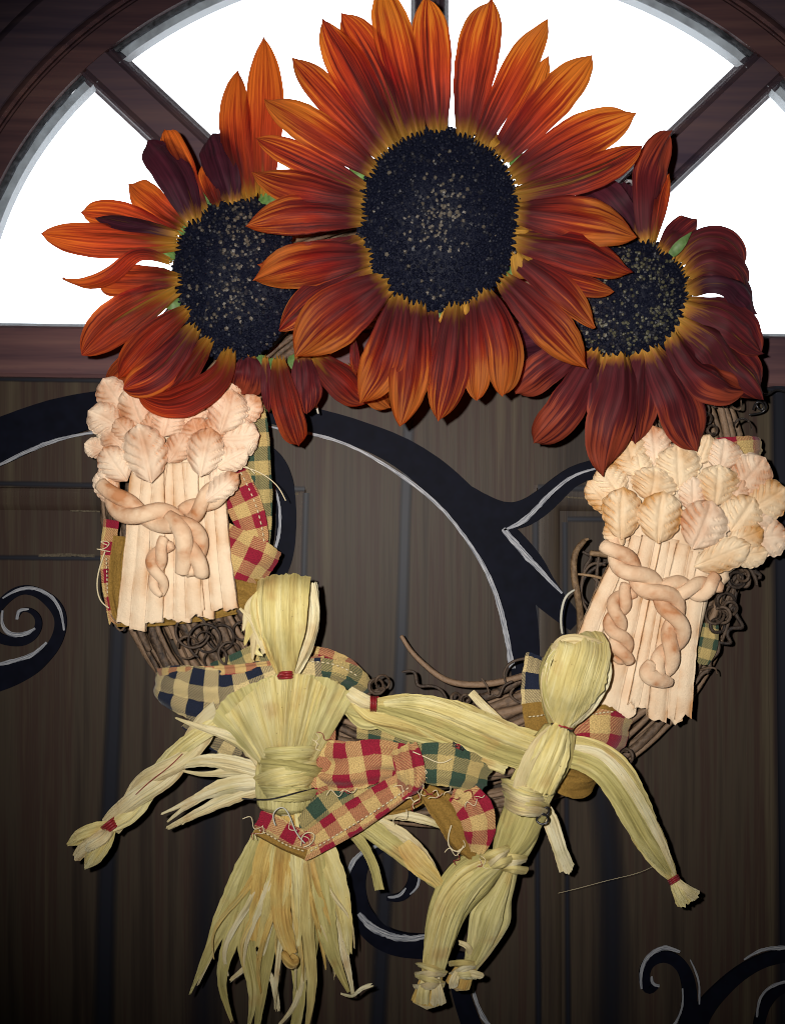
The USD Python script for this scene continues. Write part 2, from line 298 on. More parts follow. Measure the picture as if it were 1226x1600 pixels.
def grid_faces(nv, nu, flip=False):
    i = np.arange(nv - 1)[:, None] * nu + np.arange(nu - 1)[None]
    a, b, c, e = i, i + 1, i + 1 + nu, i + nu
    f = np.stack([a, b, c, e], -1).reshape(-1, 4)
    f = f[:, ::-1] if flip else f
    return np.vstack([f[:, [0, 1, 2]], f[:, [0, 2, 3]]])

FRONT = np.array([0, -1.0, 0])

def strip(path, width, d=0.05, nu=9, nv=28, arch=0.0, fold=0.0, foldf=3.0, seed=0, ragged=0.0, rough=0.0, twist=0.0, thick=0.0, uv='m', uvs=36.0, wobble=0.0, fine=0.0):
    """A band along a path of (x, y[, depth]) with widths; arch bows it to the front, folds pleat it lengthwise, thick closes it into a slab."""
    rng = np.random.RandomState(seed + 7)
    C = spline(path3(path, d), nv)
    t = np.linspace(0, 1, nv)
    T = np.gradient(C, axis=0); T /= np.linalg.norm(T, axis=1, keepdims=True)
    L0 = np.cross(T, FRONT); L0 /= np.linalg.norm(L0, axis=1, keepdims=True) + 1e-12
    N0 = np.cross(L0, T)
    N0 *= np.where((N0 @ FRONT) < 0, -1, 1)[:, None]
    tw = np.radians(along(twist, t))[:, None]
    L, N = L0 * np.cos(tw) + N0 * np.sin(tw), N0 * np.cos(tw) - L0 * np.sin(tw)
    k = S * (1 - 0.06 / D)
    w = along(width, t) * k
    s = np.linspace(-1, 1, nu)
    off = rng.rand(3) * 50
    leng = np.r_[0, np.cumsum(np.linalg.norm(np.diff(C, axis=0), axis=1))]
    ws = np.tile(w[:, None], (1, nu))
    if rough:
        e1 = meshkit.fbm(np.stack([leng * 260, 0 * leng + off[0], 0 * leng], -1), 3) - 0.5
        e2 = meshkit.fbm(np.stack([leng * 260, 0 * leng + off[1], 0 * leng], -1), 3) - 0.5
        ws = ws * (1 + rough * np.where(s[None] < 0, e1[:, None], e2[:, None]) * 2)
    P = C[:, None] + L[:, None] * (s[None] * ws / 2)[..., None]
    hh = along(arch, t)[:, None] * w[:, None] * (1 - s[None] ** 2)
    if fold:
        q = np.stack(np.broadcast_arrays(s[None] * foldf + off[0], t[:, None] * 1.3 + off[1], off[2]), -1)
        hh = hh + fold * w[:, None] * (meshkit.fbm(q, 3) - 0.5) * 2
        if fine:
            q2 = np.stack(np.broadcast_arrays(s[None] * foldf * 3.3 + off[1], t[:, None] * 2.6 + off[2], off[0]), -1)
            hh = hh + fine * w[:, None] * (meshkit.noise(q2) - 0.5)
    if wobble:
        q = np.stack(np.broadcast_arrays(s[None] * 0.8 + off[2], leng[:, None] * 55 + off[0], off[1]), -1)
        hh = hh + wobble * (meshkit.noise(q) - 0.5) * 2 * S
    P = P + N[:, None] * hh[..., None]
    if ragged:
        jit = (np.interp(np.arange(nu), np.arange(0, nu + 3, 3), rng.rand(len(np.arange(0, nu + 3, 3)))) * 0.75 + 0.25 * rng.rand(nu) - 0.35) * ragged * S
        for r_, a_ in ((-1, 1.0), (-2, 0.45)):
            P[r_] = P[r_] + T[r_] * (jit * a_)[:, None]
    if uv == 'm':
        UV = np.stack([s[None] * ws / 2 + off[0] * 0.01, np.broadcast_to(leng[:, None], (nv, nu)) + off[1] * 0.01], -1)
    elif uv == 'check':
        UV = np.stack([s[None] * ws / 2 / (uvs * S) + off[0] * 0.1, np.broadcast_to(leng[:, None], (nv, nu)) / (uvs * S) + off[1] * 0.1], -1)
    elif uv == 'rim':
        UV = np.stack([np.broadcast_to(np.abs(s)[None], (nv, nu)), np.broadcast_to(t[:, None], (nv, nu))], -1)
    else:
        UV = np.stack([np.broadcast_to((s[None] + 1) / 2, (nv, nu)), np.broadcast_to(t[:, None] if uv == '01' else leng[:, None] / (20 * S), (nv, nu))], -1)
    v, u, f = P.reshape(-1, 3), UV.reshape(-1, 2), grid_faces(nv, nu, True)
    if thick:
        n = len(v)
        bk = v - np.repeat(N, nu, 0) * thick
        idx = np.arange(n).reshape(nv, nu)
        loop = np.r_[idx[0], idx[1:, -1], idx[-1, -2::-1], idx[-2:0:-1, 0]]
        nx = np.roll(loop, -1)
        side = np.vstack([np.stack([loop, nx, nx + n], -1), np.stack([loop, nx + n, loop + n], -1)])
        v, u, f = np.vstack([v, bk]), np.vstack([u, u]), np.vstack([f, f[:, ::-1] + n, side[:, ::-1]])
        tm = trimesh.Trimesh(v, f, process=False)
        if tm.volume < 0: f = f[:, ::-1]
    return v, f, u

def tube(path, radius, d=0.05, ns=8, nv=24, flat=1.0, pleat=0.0, pleatf=4.0, seed=0, caps=True, world=False, spiral=0.0):
    """A closed tube; radius in door units; flat squashes it front to back; pleats run lengthwise."""
    rng = np.random.RandomState(seed + 11)
    C = spline(np.asarray(path, float) if world else path3(path, d), nv)
    t = np.linspace(0, 1, nv)
    T = np.gradient(C, axis=0); T /= np.linalg.norm(T, axis=1, keepdims=True) + 1e-12
    ref = FRONT if np.abs(T @ FRONT).max() < 0.97 else np.array([0.31, 0.2, 0.93])
    A = np.cross(T, ref); A /= np.linalg.norm(A, axis=1, keepdims=True) + 1e-12
    B = np.cross(A, T)
    r = along(radius, t) * S
    ph = np.arange(ns) / ns * 2 * math.pi
    phs = ph[None] + spiral * t[:, None]
    rr = np.ones((nv, ns))
    off = rng.rand(3) * 40
    if pleat:
        q = np.stack(np.broadcast_arrays(np.cos(phs) * pleatf + off[0], np.sin(phs) * pleatf + off[1], t[:, None] * 1.2 + off[2]), -1)
        rr = 1 + pleat * (meshkit.fbm(q, 3) - 0.5) * 2
    P = C[:, None] + A[:, None] * (np.cos(ph)[None] * rr * r[:, None])[..., None] + B[:, None] * (np.sin(ph)[None] * rr * r[:, None] * flat)[..., None]
    leng = np.r_[0, np.cumsum(np.linalg.norm(np.diff(C, axis=0), axis=1))]
    UV = np.stack([np.broadcast_to(0.5 + 0.5 * np.cos(2 * ph)[None], (nv, ns)) if False else phs * r[:, None].mean() + off[0] * 0.01, np.broadcast_to(leng[:, None], (nv, ns)) + off[1] * 0.01], -1)
    i = np.arange(nv - 1)[:, None] * ns + np.arange(ns)[None]
    j = np.arange(nv - 1)[:, None] * ns + (np.arange(ns) + 1)[None] % ns
    f = np.stack([i, j, j + ns, i + ns], -1).reshape(-1, 4)
    f = np.vstack([f[:, [0, 1, 2]], f[:, [0, 2, 3]]])
    v, u = P.reshape(-1, 3), UV.reshape(-1, 2)
    if caps:
        n = len(v)
        v = np.vstack([v, C[0] - T[0] * r[0] * 0.5, C[-1] + T[-1] * r[-1] * 0.5]); u = np.vstack([u, u[0], u[-1]])
        a = np.arange(ns); b = (a + 1) % ns
        f = np.vstack([f, np.stack([b, a, np.full(ns, n)], -1), np.stack([(nv - 1) * ns + a, (nv - 1) * ns + b, np.full(ns, n + 1)], -1)])
    if trimesh.Trimesh(v, f, process=False).volume < 0: f = f[:, ::-1]
    return v, f, u

def rope_uv(m, rim=0.5):
    """uv.x as rim amount for dough ropes: the height toward the viewer decides nothing, only an even half-browning."""
    v, f, u = m
    return v, f, np.stack([np.full(len(u), rim), u[:, 1]], -1)

def join(ms):
    vs, fs, us, n = [], [], [], 0
    for m in ms:
        vs.append(m[0]); fs.append(np.asarray(m[1]) + n); n += len(m[0])
        us.append(m[2] if len(m) > 2 else np.zeros((len(m[0]), 2)))
    return np.vstack(vs), np.vstack(fs), np.vstack(us)

def slab(poly, d0, d1, bevel=0.0):
    """Extrudes a polygon given in door units between depths d0 (back) and d1 (front)."""
    poly = poly if isinstance(poly, Polygon) else Polygon(poly)
    v2, f2 = trimesh.creation.triangulate_polygon(poly, engine='earcut')
    n = len(v2)
    fr = np.array([W(x, y, d1) for x, y in v2]); bk = np.array([W(x, y, d0) for x, y in v2])
    v, f = [fr, bk], [f2, f2[:, ::-1] + n]
    m = 2 * n
    for ring in [poly.exterior, *poly.interiors]:
        c = np.array(ring.coords)[:-1]; k = len(c)
        v += [np.array([W(x, y, d1) for x, y in c]), np.array([W(x, y, d0) for x, y in c])]
        a = np.arange(k); b = (a + 1) % k
        f += [np.vstack([np.stack([m + a, m + b, m + b + k], -1), np.stack([m + a, m + b + k, m + a + k], -1)])]
        m += 2 * k
    v, f = np.vstack(v), np.vstack(f)
    tm = trimesh.Trimesh(v, f, process=False); tm2 = tm.copy(); tm2.merge_vertices(); trimesh.repair.fix_normals(tm2)
    return np.array(tm2.vertices), np.array(tm2.faces)

def profile_sweep(path, prof):
    """Sweeps a moulding profile [(outward offset, depth)] along a polyline of ((x, y), (nx, ny)) pairs in door units."""
    P = np.array([[W(c[0] + o * n[0], c[1] + o * n[1], dd) for o, dd in prof] for c, n in path])
    return P.reshape(-1, 3), grid_faces(len(path), len(prof)), None

# ------------------------------------------------------------------ sky
hs = trimesh.creation.icosphere(subdivisions=3, radius=9.0)
fc = hs.triangles_center[:, 1] > 0.4
hm = trimesh.Trimesh(hs.vertices + np.array([0, 0.4, Z0]), hs.faces[fc][:, ::-1], process=False); hm.remove_unreferenced_vertices()
hv, hf = hm.vertices, hm.faces
lone('sky', (hv, hf), SKY, kind='structure')

# ------------------------------------------------------------------ door
door = Thing('door', 'dark faux wood door with arched fanlight window and painted black scrolls', 'door', W(613, 1750, 0) * np.array([1, 0, 1]))
def sill(x): return 506 + 17.0 * x / 1226
def railb(x): return 592 + 17.0 * x / 1226
EC, EA, EB = (672.0, 513.0), 701.0, 578.0
def ell(th, o=0.0): return (EC[0] + (EA + o) * math.cos(th), EC[1] - (EB + o) * math.sin(th))
def elln(th):
    n = np.array([math.cos(th) / EA, -math.sin(th) / EB]); return n / np.linalg.norm(n)
TH = np.linspace(-0.02, math.pi + 0.02, 97)
ring = lambda prof: profile_sweep([(ell(t), elln(t)) for t in TH], prof)[:2]
door.part('window_ledge', ring([(-1, -0.0185), (0, -0.0160), (12, -0.013), (13, -0.010)]), LEDGE, smooth=40)
ck = ring([(12, -0.013), (14, -0.007), (19, -0.005), (25, -0.007)])
q = ck[0].copy(); nz = (meshkit.fbm(q * 140, 3) - 0.5)
ck = (q + np.stack([nz * 0.004, nz * 0.006, nz * 0.004], -1), ck[1])
door.part('putty', ck, CAULK)
rv = np.array([[W(*ell(t, 1.0)) + np.array([0, y_, 0]) for y_ in (0.0016, 0.005, 0.008, 0.0115)] for t in TH])
door.part('window_reveal', (rv.reshape(-1, 3), grid_faces(len(TH), 4)), REVEAL, smooth=False)
door.part('arch_moulding', ring([(22, -0.009), (23, -0.002), (27, 0.002), (62, 0.003), (64, 0.0), (67, 0.0), (70, 0.006), (76, 0.008), (82, 0.006), (84, 0.001)]), FRAME, smooth=30)
door.part('arch_moulding', ring([(83, 0.002), (86, 0.004), (150, 0.007), (158, 0.004), (160, -0.004)]), FRAMED, smooth=30)
out = Polygon([(-500, -600), (1750, -600), (1750, 600), (-500, 600)])
hole = Polygon([ell(t, 159) for t in np.linspace(0, 2 * math.pi, 160)][:-1]).union(shapely.box(-300, 470, 1640, 900))
rest = out.difference(hole)
for g in getattr(rest, 'geoms', [rest]):
    door.part('head_board', slab(g, -0.03, -0.004), FRAMED, smooth=False)
# muntins of the fanlight
MP = [(-38, -0.030), (-37, -0.014), (-33, -0.010), (-31, -0.003), (-27, 0.000), (-23, -0.003), (-21, -0.001), (-19, 0.001), (19, 0.001), (21, -0.001), (23, -0.003), (27, 0.000), (31, -0.003), (33, -0.010), (37, -0.014), (38, -0.030)]
def muntin(p0, p1, wscale=1.0, prof=MP):
    p0, p1 = np.array(p0, float), np.array(p1, float); dr = (p1 - p0) / np.linalg.norm(p1 - p0); n = np.array([-dr[1], dr[0]])
    return profile_sweep([(p0, n), (p1, n)], [(o * wscale, z) for o, z in prof])[:2]
mline = [((148, 92), (600, 515)), ((1205, 98), (770, 515)), ((671, -90), (671, 520))]
for i, (a, b) in enumerate(mline):
    door.part('muntin', muntin(a, b, (1.0, 0.98, 0.78)[i]), FRAMED, smooth=25)
hub = Polygon([(EC[0] + 130 * math.cos(t), EC[1] + 8 - 120 * math.sin(t)) for t in np.linspace(0, math.pi, 40)])
door.part('hub', slab(hub, -0.03, 0.0), FRAMED, smooth=False)
whole = Polygon([ell(t, -1) for t in np.linspace(0, 2 * math.pi, 160)][:-1]).intersection(shapely.box(-200, -200, 1500, 516))
for i, (a, b) in enumerate(mline):
    a2 = np.array(a) + (np.array(a) - np.array(b)) * 0.5
    whole = whole.difference(LineString([tuple(a2), b]).buffer(30))
whole = whole.difference(hub)
for g in whole.geoms:
    if g.area > 2000: door.part('glass_pane', slab(g.simplify(0.5), -0.0195, -0.0165), GLASS, smooth=False)
# lock rail under the window
rx = np.linspace(-420, 1650, 30)
def hband(prof): return profile_sweep([((x, sill(x)), (0, 1)) for x in rx], prof)[:2]
door.part('window_sill', hband([(-2, -0.035), (-1, -0.006), (4, 0.002), (9, 0.004)]), LEDGE, smooth=30)
door.part('rail', hband([(2, -0.012), (2.5, 0.003), (6, 0.0055), (58, 0.0062), (76, 0.0055), (82, 0.003), (86, -0.003), (88, -0.01)]), FRAME, smooth=30)
# planks
def gx(i, y):
    return {0: 186 - 0.045 * (y - 950), 1: 634 - 0.052 * (y - 800), 2: 1212 + 0.012 * (y - 800)}[i]
edges = [lambda y: -420, lambda y: gx(0, y), lambda y: gx(1, y), lambda y: gx(2, y), lambda y: 1650]
for i in range(4):
    g_ = 2.0
    pl = [(edges[i](590) + (g_ if i else 0), 588), (edges[i + 1](590) - g_, 588), (edges[i + 1](1750) - g_, 1750), (edges[i](1750) + (g_ if i else 0), 1750)]
    door.part('plank', slab(pl, -0.02, 0.0), WOOD, smooth=False)
door.part('backing', slab([(-420, 585), (1650, 585), (1650, 1750), (-420, 1750)], -0.024, -0.0205), BLACK, smooth=False)
# embossed panels: a moulding round each and a raised field inside
EMB = [(-4, 0.0001), (0, 0.0004), (2, 0.0026), (7, 0.0036), (26, 0.0034), (33, 0.0014), (36, 0.0002)]
def bend(pts): # path with mitred normals pointing into the panel
    outp = []
    pts = [np.array(p, float) for p in pts]
    for i, p in enumerate(pts):
        ns = []
        for a, b in ((i - 1, i), (i, i + 1)):
            if a >= 0 and b < len(pts):
                dr = (pts[b] - pts[a]) / np.linalg.norm(pts[b] - pts[a]); ns.append(np.array([-dr[1], dr[0]]))
        n = sum(ns); n = n / (n @ ns[0])
        outp.append((p, n))
    return outp
door.part('panel_moulding', profile_sweep(bend([(-420, 757), (478, 765), (455, 1750)]), EMB)[:2], WOOD, smooth=35)
door.part('panel_moulding', profile_sweep(bend([(842, 1750), (838, 762), (1204, 766)]), EMB)[:2], WOOD, smooth=35)
door.part('panel_field', slab([(-420, 872), (178, 873), (136, 1750), (-420, 1750)], 0.0, 0.0024), WOOD, smooth=False)
door.part('panel_field', slab([(196, 873), (420, 875), (396, 1750), (156, 1750)], 0.0, 0.0024), WOOD, smooth=False)
door.part('panel_field', slab([(886, 812), (1198, 814), (1207, 1750), (890, 1750)], 0.0, 0.0024), WOOD, smooth=False)
def joint_or_shade(pts, w, d=0.0038, m=None):
    door.part('painted_joint', strip(pts, w, d, nu=3, nv=12, uv='01'), m or GAP, smooth=True)  # draws plank joints and also the painted shade lines
joint_or_shade([(186, 600), (186, 950), (172, 1250), (160, 1700)], [26, 32, 40, 42])
joint_or_shade([(641, 600), (632, 820), (624, 1070), (598, 1450), (586, 1700)], [22, 23, 26, 34, 36])
joint_or_shade([(1216, 600), (1222, 860), (1230, 1200), (1232, 1700)], [34, 46, 50, 60])
GAPW = joint_shade_mat('faint_painted_joint', 0.45)
SHADE_LINE = joint_shade_mat('painted_shade_line', 0.12)  # edge shade of panel mouldings and rail, painted as thin dark strips
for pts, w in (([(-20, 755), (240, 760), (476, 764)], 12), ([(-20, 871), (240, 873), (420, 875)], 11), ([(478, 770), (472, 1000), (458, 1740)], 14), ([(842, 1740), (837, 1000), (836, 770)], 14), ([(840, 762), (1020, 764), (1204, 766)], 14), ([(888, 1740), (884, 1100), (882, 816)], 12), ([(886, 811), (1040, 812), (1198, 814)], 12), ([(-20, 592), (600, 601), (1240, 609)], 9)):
    joint_or_shade(pts, w, d=0.0039, m=SHADE_LINE)
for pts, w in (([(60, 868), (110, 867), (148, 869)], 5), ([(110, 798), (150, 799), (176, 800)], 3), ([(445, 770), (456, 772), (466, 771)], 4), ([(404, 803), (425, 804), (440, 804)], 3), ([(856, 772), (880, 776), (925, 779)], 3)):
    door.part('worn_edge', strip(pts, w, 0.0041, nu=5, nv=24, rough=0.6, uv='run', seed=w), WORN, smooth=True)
joint_or_shade([(868, 1010), (938, 1250), (948, 1700)], [20, 60, 80], m=GAPW)
joint_or_shade([(330, 1150), (322, 1400), (318, 1700)], [60, 70, 80], m=GAPW)

scroll_n = [0]
def scroll(path, w, n=60):
    scroll_n[0] += 1
    door.part('painted_scroll', strip(path, w, 0.0042 + 0.00007 * scroll_n[0], nu=3, nv=n, rough=0.02, thick=0.0038, seed=len(path)), BLACK, smooth=40)
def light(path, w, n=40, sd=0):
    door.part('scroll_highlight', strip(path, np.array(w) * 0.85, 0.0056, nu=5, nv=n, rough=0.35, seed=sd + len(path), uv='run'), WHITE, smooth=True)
scroll([(-30, 702), (40, 672), (110, 648), (190, 632), (300, 622), (420, 640), (500, 660), (580, 685), (650, 722), (710, 775), (760, 835), (795, 900), (815, 980), (822, 1080)], [78, 72, 62, 52, 44, 44, 44, 44, 52, 62, 66, 62, 54, 44], 90)
scroll([(690, 742), (750, 790), (800, 806), (850, 782), (895, 745), (945, 728)], [14, 40, 46, 42, 34, 30])
scroll([(770, 830), (815, 880), (850, 925), (900, 975)], [60, 66, 50, 30])
scroll([(400, 690), (432, 722), (446, 780), (446, 840), (430, 905), (400, 940)], [16, 28, 34, 34, 28, 12])
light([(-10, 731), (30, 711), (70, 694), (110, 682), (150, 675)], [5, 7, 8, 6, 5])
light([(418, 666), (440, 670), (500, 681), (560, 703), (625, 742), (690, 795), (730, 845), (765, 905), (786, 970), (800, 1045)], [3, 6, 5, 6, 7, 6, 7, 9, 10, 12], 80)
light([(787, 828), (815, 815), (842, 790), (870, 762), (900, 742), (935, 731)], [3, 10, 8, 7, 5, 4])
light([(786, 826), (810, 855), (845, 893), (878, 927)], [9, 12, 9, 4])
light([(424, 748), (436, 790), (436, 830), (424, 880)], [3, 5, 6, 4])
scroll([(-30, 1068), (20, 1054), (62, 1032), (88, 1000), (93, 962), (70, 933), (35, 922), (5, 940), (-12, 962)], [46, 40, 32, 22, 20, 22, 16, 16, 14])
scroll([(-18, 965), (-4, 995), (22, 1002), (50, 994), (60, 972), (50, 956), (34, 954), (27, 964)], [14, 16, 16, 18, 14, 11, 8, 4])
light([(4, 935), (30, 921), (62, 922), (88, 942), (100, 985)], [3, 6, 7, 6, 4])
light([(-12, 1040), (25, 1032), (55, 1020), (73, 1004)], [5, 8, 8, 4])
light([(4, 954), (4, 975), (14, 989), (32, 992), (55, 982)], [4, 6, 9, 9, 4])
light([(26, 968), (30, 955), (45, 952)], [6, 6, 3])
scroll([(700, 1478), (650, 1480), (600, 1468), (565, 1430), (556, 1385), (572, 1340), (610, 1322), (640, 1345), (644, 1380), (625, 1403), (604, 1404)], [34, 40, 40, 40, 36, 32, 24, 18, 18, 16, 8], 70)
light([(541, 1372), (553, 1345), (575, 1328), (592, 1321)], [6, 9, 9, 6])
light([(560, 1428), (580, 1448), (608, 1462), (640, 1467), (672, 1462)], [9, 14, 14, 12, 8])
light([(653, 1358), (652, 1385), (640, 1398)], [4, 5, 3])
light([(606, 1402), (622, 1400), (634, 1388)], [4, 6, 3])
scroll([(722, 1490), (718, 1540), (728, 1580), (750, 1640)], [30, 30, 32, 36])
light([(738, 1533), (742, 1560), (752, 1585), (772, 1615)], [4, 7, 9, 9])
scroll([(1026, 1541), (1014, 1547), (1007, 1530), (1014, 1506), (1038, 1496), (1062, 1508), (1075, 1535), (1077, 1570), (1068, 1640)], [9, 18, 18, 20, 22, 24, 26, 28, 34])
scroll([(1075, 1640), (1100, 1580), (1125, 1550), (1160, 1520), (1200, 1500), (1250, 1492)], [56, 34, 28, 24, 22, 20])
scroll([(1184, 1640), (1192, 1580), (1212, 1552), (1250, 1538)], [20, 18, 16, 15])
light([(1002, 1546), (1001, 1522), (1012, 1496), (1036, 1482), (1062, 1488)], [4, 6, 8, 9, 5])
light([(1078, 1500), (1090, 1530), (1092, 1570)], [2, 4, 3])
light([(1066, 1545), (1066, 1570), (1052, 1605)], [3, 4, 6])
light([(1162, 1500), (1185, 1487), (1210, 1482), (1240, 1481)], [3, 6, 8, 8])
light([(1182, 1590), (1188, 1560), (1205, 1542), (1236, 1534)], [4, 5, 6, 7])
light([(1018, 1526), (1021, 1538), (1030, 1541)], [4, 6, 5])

# ------------------------------------------------------------------ grapevine wreath
rng = np.random.RandomState(5)
WC = (668.0, 800.0)
wreath = Thing('grapevine_wreath', 'round grapevine wreath of brown twisted vines hanging on the dark door', 'wreath', W(668, 1290, 0.0))
def ringpt(th, rad, d):   # th clockwise from the right, rad 0 = middle of the ring
    return W(WC[0] + (398 + rad) * 1.03 * math.cos(th), WC[1] + (393 + rad) * math.sin(th), d)
for i in range(88):
    a0 = rng.rand() * 2 * math.pi; ln = rng.uniform(2.2, 5.6)
    a, r0 = rng.rand() * 2 * math.pi, math.sqrt(rng.rand()) * 1.0
    sp = rng.uniform(0.25, 0.7) * rng.choice([-1, 1], p=[0.2, 0.8])
    th = np.linspace(a0, a0 + ln, 56)
    wob = meshkit.noise(np.stack([th * 2.2, th * 0 + i * 3.7, th * 0], -1)) - 0.5
    pts = [ringpt(t, r0 * 96 * math.cos(a + sp * (t - a0)) + 26 * w_, 0.032 + 0.026 * r0 * math.sin(a + sp * (t - a0)) + 0.006 * w_) for t, w_ in zip(th, wob)]
    rr = rng.uniform(3.6, 7.4)
    m = tube(pts, np.array([0.7, 1, 1, 1, 0.75]) * rr, ns=7, nv=64, world=True, seed=i)
    v = m[0] + (meshkit.noise(m[0] * 170 + i)[:, None] - 0.5) * 0.0014
    wreath.part('vine', (v, m[1], m[2]), VINE)
def tend(pts, r=2.0, d=0.065, m=TENDRIL, n=40, name='tendril'):
    wreath.part(name, tube(pts, r, d, ns=6, nv=n), m)
def curl(cx_, cy_, r0, r1, a0, turns, d, r=1.8, m=TENDRIL, lead=None):
    n = max(10, int(14 * abs(turns)))
    pts = [(cx_ + (r0 + (r1 - r0) * k) * math.cos(a0 + turns * 2 * math.pi * k), cy_ + (r0 + (r1 - r0) * k) * math.sin(a0 + turns * 2 * math.pi * k), d + 0.006 * math.sin(k * 7)) for k in np.linspace(0, 1, n)]
    if lead is not None: pts = [(*lead, d - 0.01)] + pts
    wreath.part('tendril', tube(pts, [r, r, r * 0.5], ns=6, nv=n * 4), m)
# loose twigs and long shoots
tend([(627, 994, 0.034), (640, 1015, 0.036), (664, 1040, 0.04), (695, 1062, 0.044), (735, 1070, 0.046), (780, 1066, 0.046), (832, 1052, 0.044)], [3.2, 4.2, 5, 5.2, 4.8], m=VINE, name='twig')
tend([(913, 845, 0.05), (902, 858, 0.052), (896, 890, 0.055), (901, 925, 0.056), (906, 960, 0.05), (904, 1002, 0.045)], [4.2, 5.2, 5.4, 5.4, 5], m=TWIG, name='twig')
tend([(919, 842, 0.05), (913, 845, 0.05), (908, 851, 0.051)], [2, 3, 4], m=TWIG, name='twig', n=10)
tend([(922, 864, 0.052), (940, 866, 0.052), (965, 868, 0.05)], [4.5, 4.6, 5], m=TWIG, name='twig', n=10)
tend([(903, 897, 0.052), (925, 900, 0.052), (945, 905, 0.05)], [1.8, 2.2, 2.5], m=TWIG, name='twig', n=12)
for pts in ([(947, 878), (925, 890), (912, 905), (908, 930), (918, 945)], [(945, 883), (930, 880), (915, 890), (909, 910), (908, 935), (915, 950), (919, 960)],
            [(921, 862), (922, 872), (914, 885), (912, 897)], [(935, 870), (932, 900), (930, 920), (926, 930)], [(925, 900), (938, 912), (948, 915)], [(910, 862), (918, 866), (930, 866)]):
    tend(pts, [2.0, 2.6, 1.6], 0.05)
tend([(628, 1050), (648, 1052), (652, 1070), (672, 1072), (690, 1080), (702, 1100), (715, 1112)], [1.5, 2.6, 2.4, 2.2, 1.4], 0.058)
tend([(752, 1060), (760, 1072), (764, 1085)], [1.2, 1.6, 1.4], 0.055, n=14)
tend([(800, 1065), (785, 1075), (778, 1088), (770, 1085)], [2, 2, 1.4], 0.055, n=20)
tend([(848, 1028), (815, 1030), (795, 1038), (787, 1055), (790, 1068)], [2.2, 2.2, 2, 1.4], 0.056)
tend([(803, 1075), (797, 1085), (806, 1095), (818, 1100)], [1.6, 2, 1.4], 0.06, n=24)
curl(712, 1090, 8, 5, 0.4, 1.6, 0.07, 2.2)
curl(728, 1093, 9, 4, 2.4, 1.3, 0.07, 1.8)
curl(588, 1072, 13, 8, 0.5, 1.7, 0.066, 2.2, lead=(565, 1090))
curl(597, 1066, 10, 12, 2.5, 1.0, 0.066, 1.8)
# dark curls over the vines at lower left
for (x, y, r0, r1, a, tn) in ((300, 985, 28, 22, 0.3, 1.2), (322, 1000, 30, 10, 2.0, 1.7), (345, 995, 18, 24, 4.0, 1.1), (360, 1020, 22, 8, 1.0, 1.5), (378, 985, 16, 12, 0.0, 1.0), (292, 1010, 14, 20, 3.0, 0.9), (335, 1030, 20, 16, 5.0, 0.8)):
    curl(x, y, r0, r1, a, tn, 0.068, 1.9)
# dark dried tangle at the right edge
for (x, y, r0, r1, a, tn) in ((1150, 905, 14, 8, 0.5, 1.4), (1133, 940, 12, 16, 2.0, 1.3), (1128, 962, 14, 8, 4.0, 1.5), (1120, 978, 10, 12, 1.0, 1.3), (1140, 950, 9, 13, 3.0, 1.2), (1160, 900, 10, 6, 5.0, 1.1), (1115, 960, 16, 9, 0.0, 1.2)):
    curl(x, y, r0, r1, a, tn, 0.058, 2.3)
for pts in ([(1150, 925), (1147, 950), (1152, 965), (1159, 980), (1140, 983), (1136, 992), (1141, 1004), (1124, 1004)], [(1148, 885), (1160, 892), (1170, 905), (1166, 916), (1150, 914), (1147, 925)],
            [(1172, 880), (1178, 892), (1187, 901), (1184, 904)], [(1168, 884), (1178, 900), (1182, 914)], [(1122, 1002), (1120, 1020), (1108, 1035), (1108, 1044), (1098, 1052), (1088, 1065), (1080, 1074)], [(1108, 1040), (1104, 1052)], [(1150, 900), (1130, 930), (1108, 975)], [(1165, 890), (1146, 920), (1140, 960), (1128, 1000)]):
    tend(pts, [2.4, 3.2, 2.2], 0.05)
curl(976, 1183, 13, 9, 4.6, 1.1, 0.05, 2.4, lead=(960, 1192))
# tangle between the right-hand vines at the top right
for (x, y, r0, r1, a, tn) in ((1095, 640, 9, 14, 0.4, 1.3), (1102, 655, 12, 7, 2.0, 1.2), (1090, 662, 8, 12, 4.0, 1.1), (1112, 672, 6, 9, 1.0, 1.4), (1158, 668, 12, 16, 3.4, 0.5)):
    curl(x, y, r0, r1, a, tn, 0.068, 1.8)
tend([(1068, 633), (1085, 632), (1100, 630), (1118, 637)], [1.6, 1.8, 1.2], 0.07, n=20)
for k in range(26):   # broken side shoots all round the ring
    t = rng.uniform(0, 2 * math.pi); r_ = rng.choice([-95, 95, 0]); d_ = rng.uniform(0.04, 0.06)
    p0 = ringpt(t, r_ * 0.9, d_); p1 = ringpt(t + rng.uniform(-0.05, 0.05), r_ * 1.08, d_ + 0.008); p2 = ringpt(t + rng.uniform(-0.1, 0.1), r_ * 1.16, d_ + 0.004)
    wreath.part('twig', tube([p0, p1, p2], [2.2, 1.6, 0.9], ns=5, nv=10, world=True), VINE)

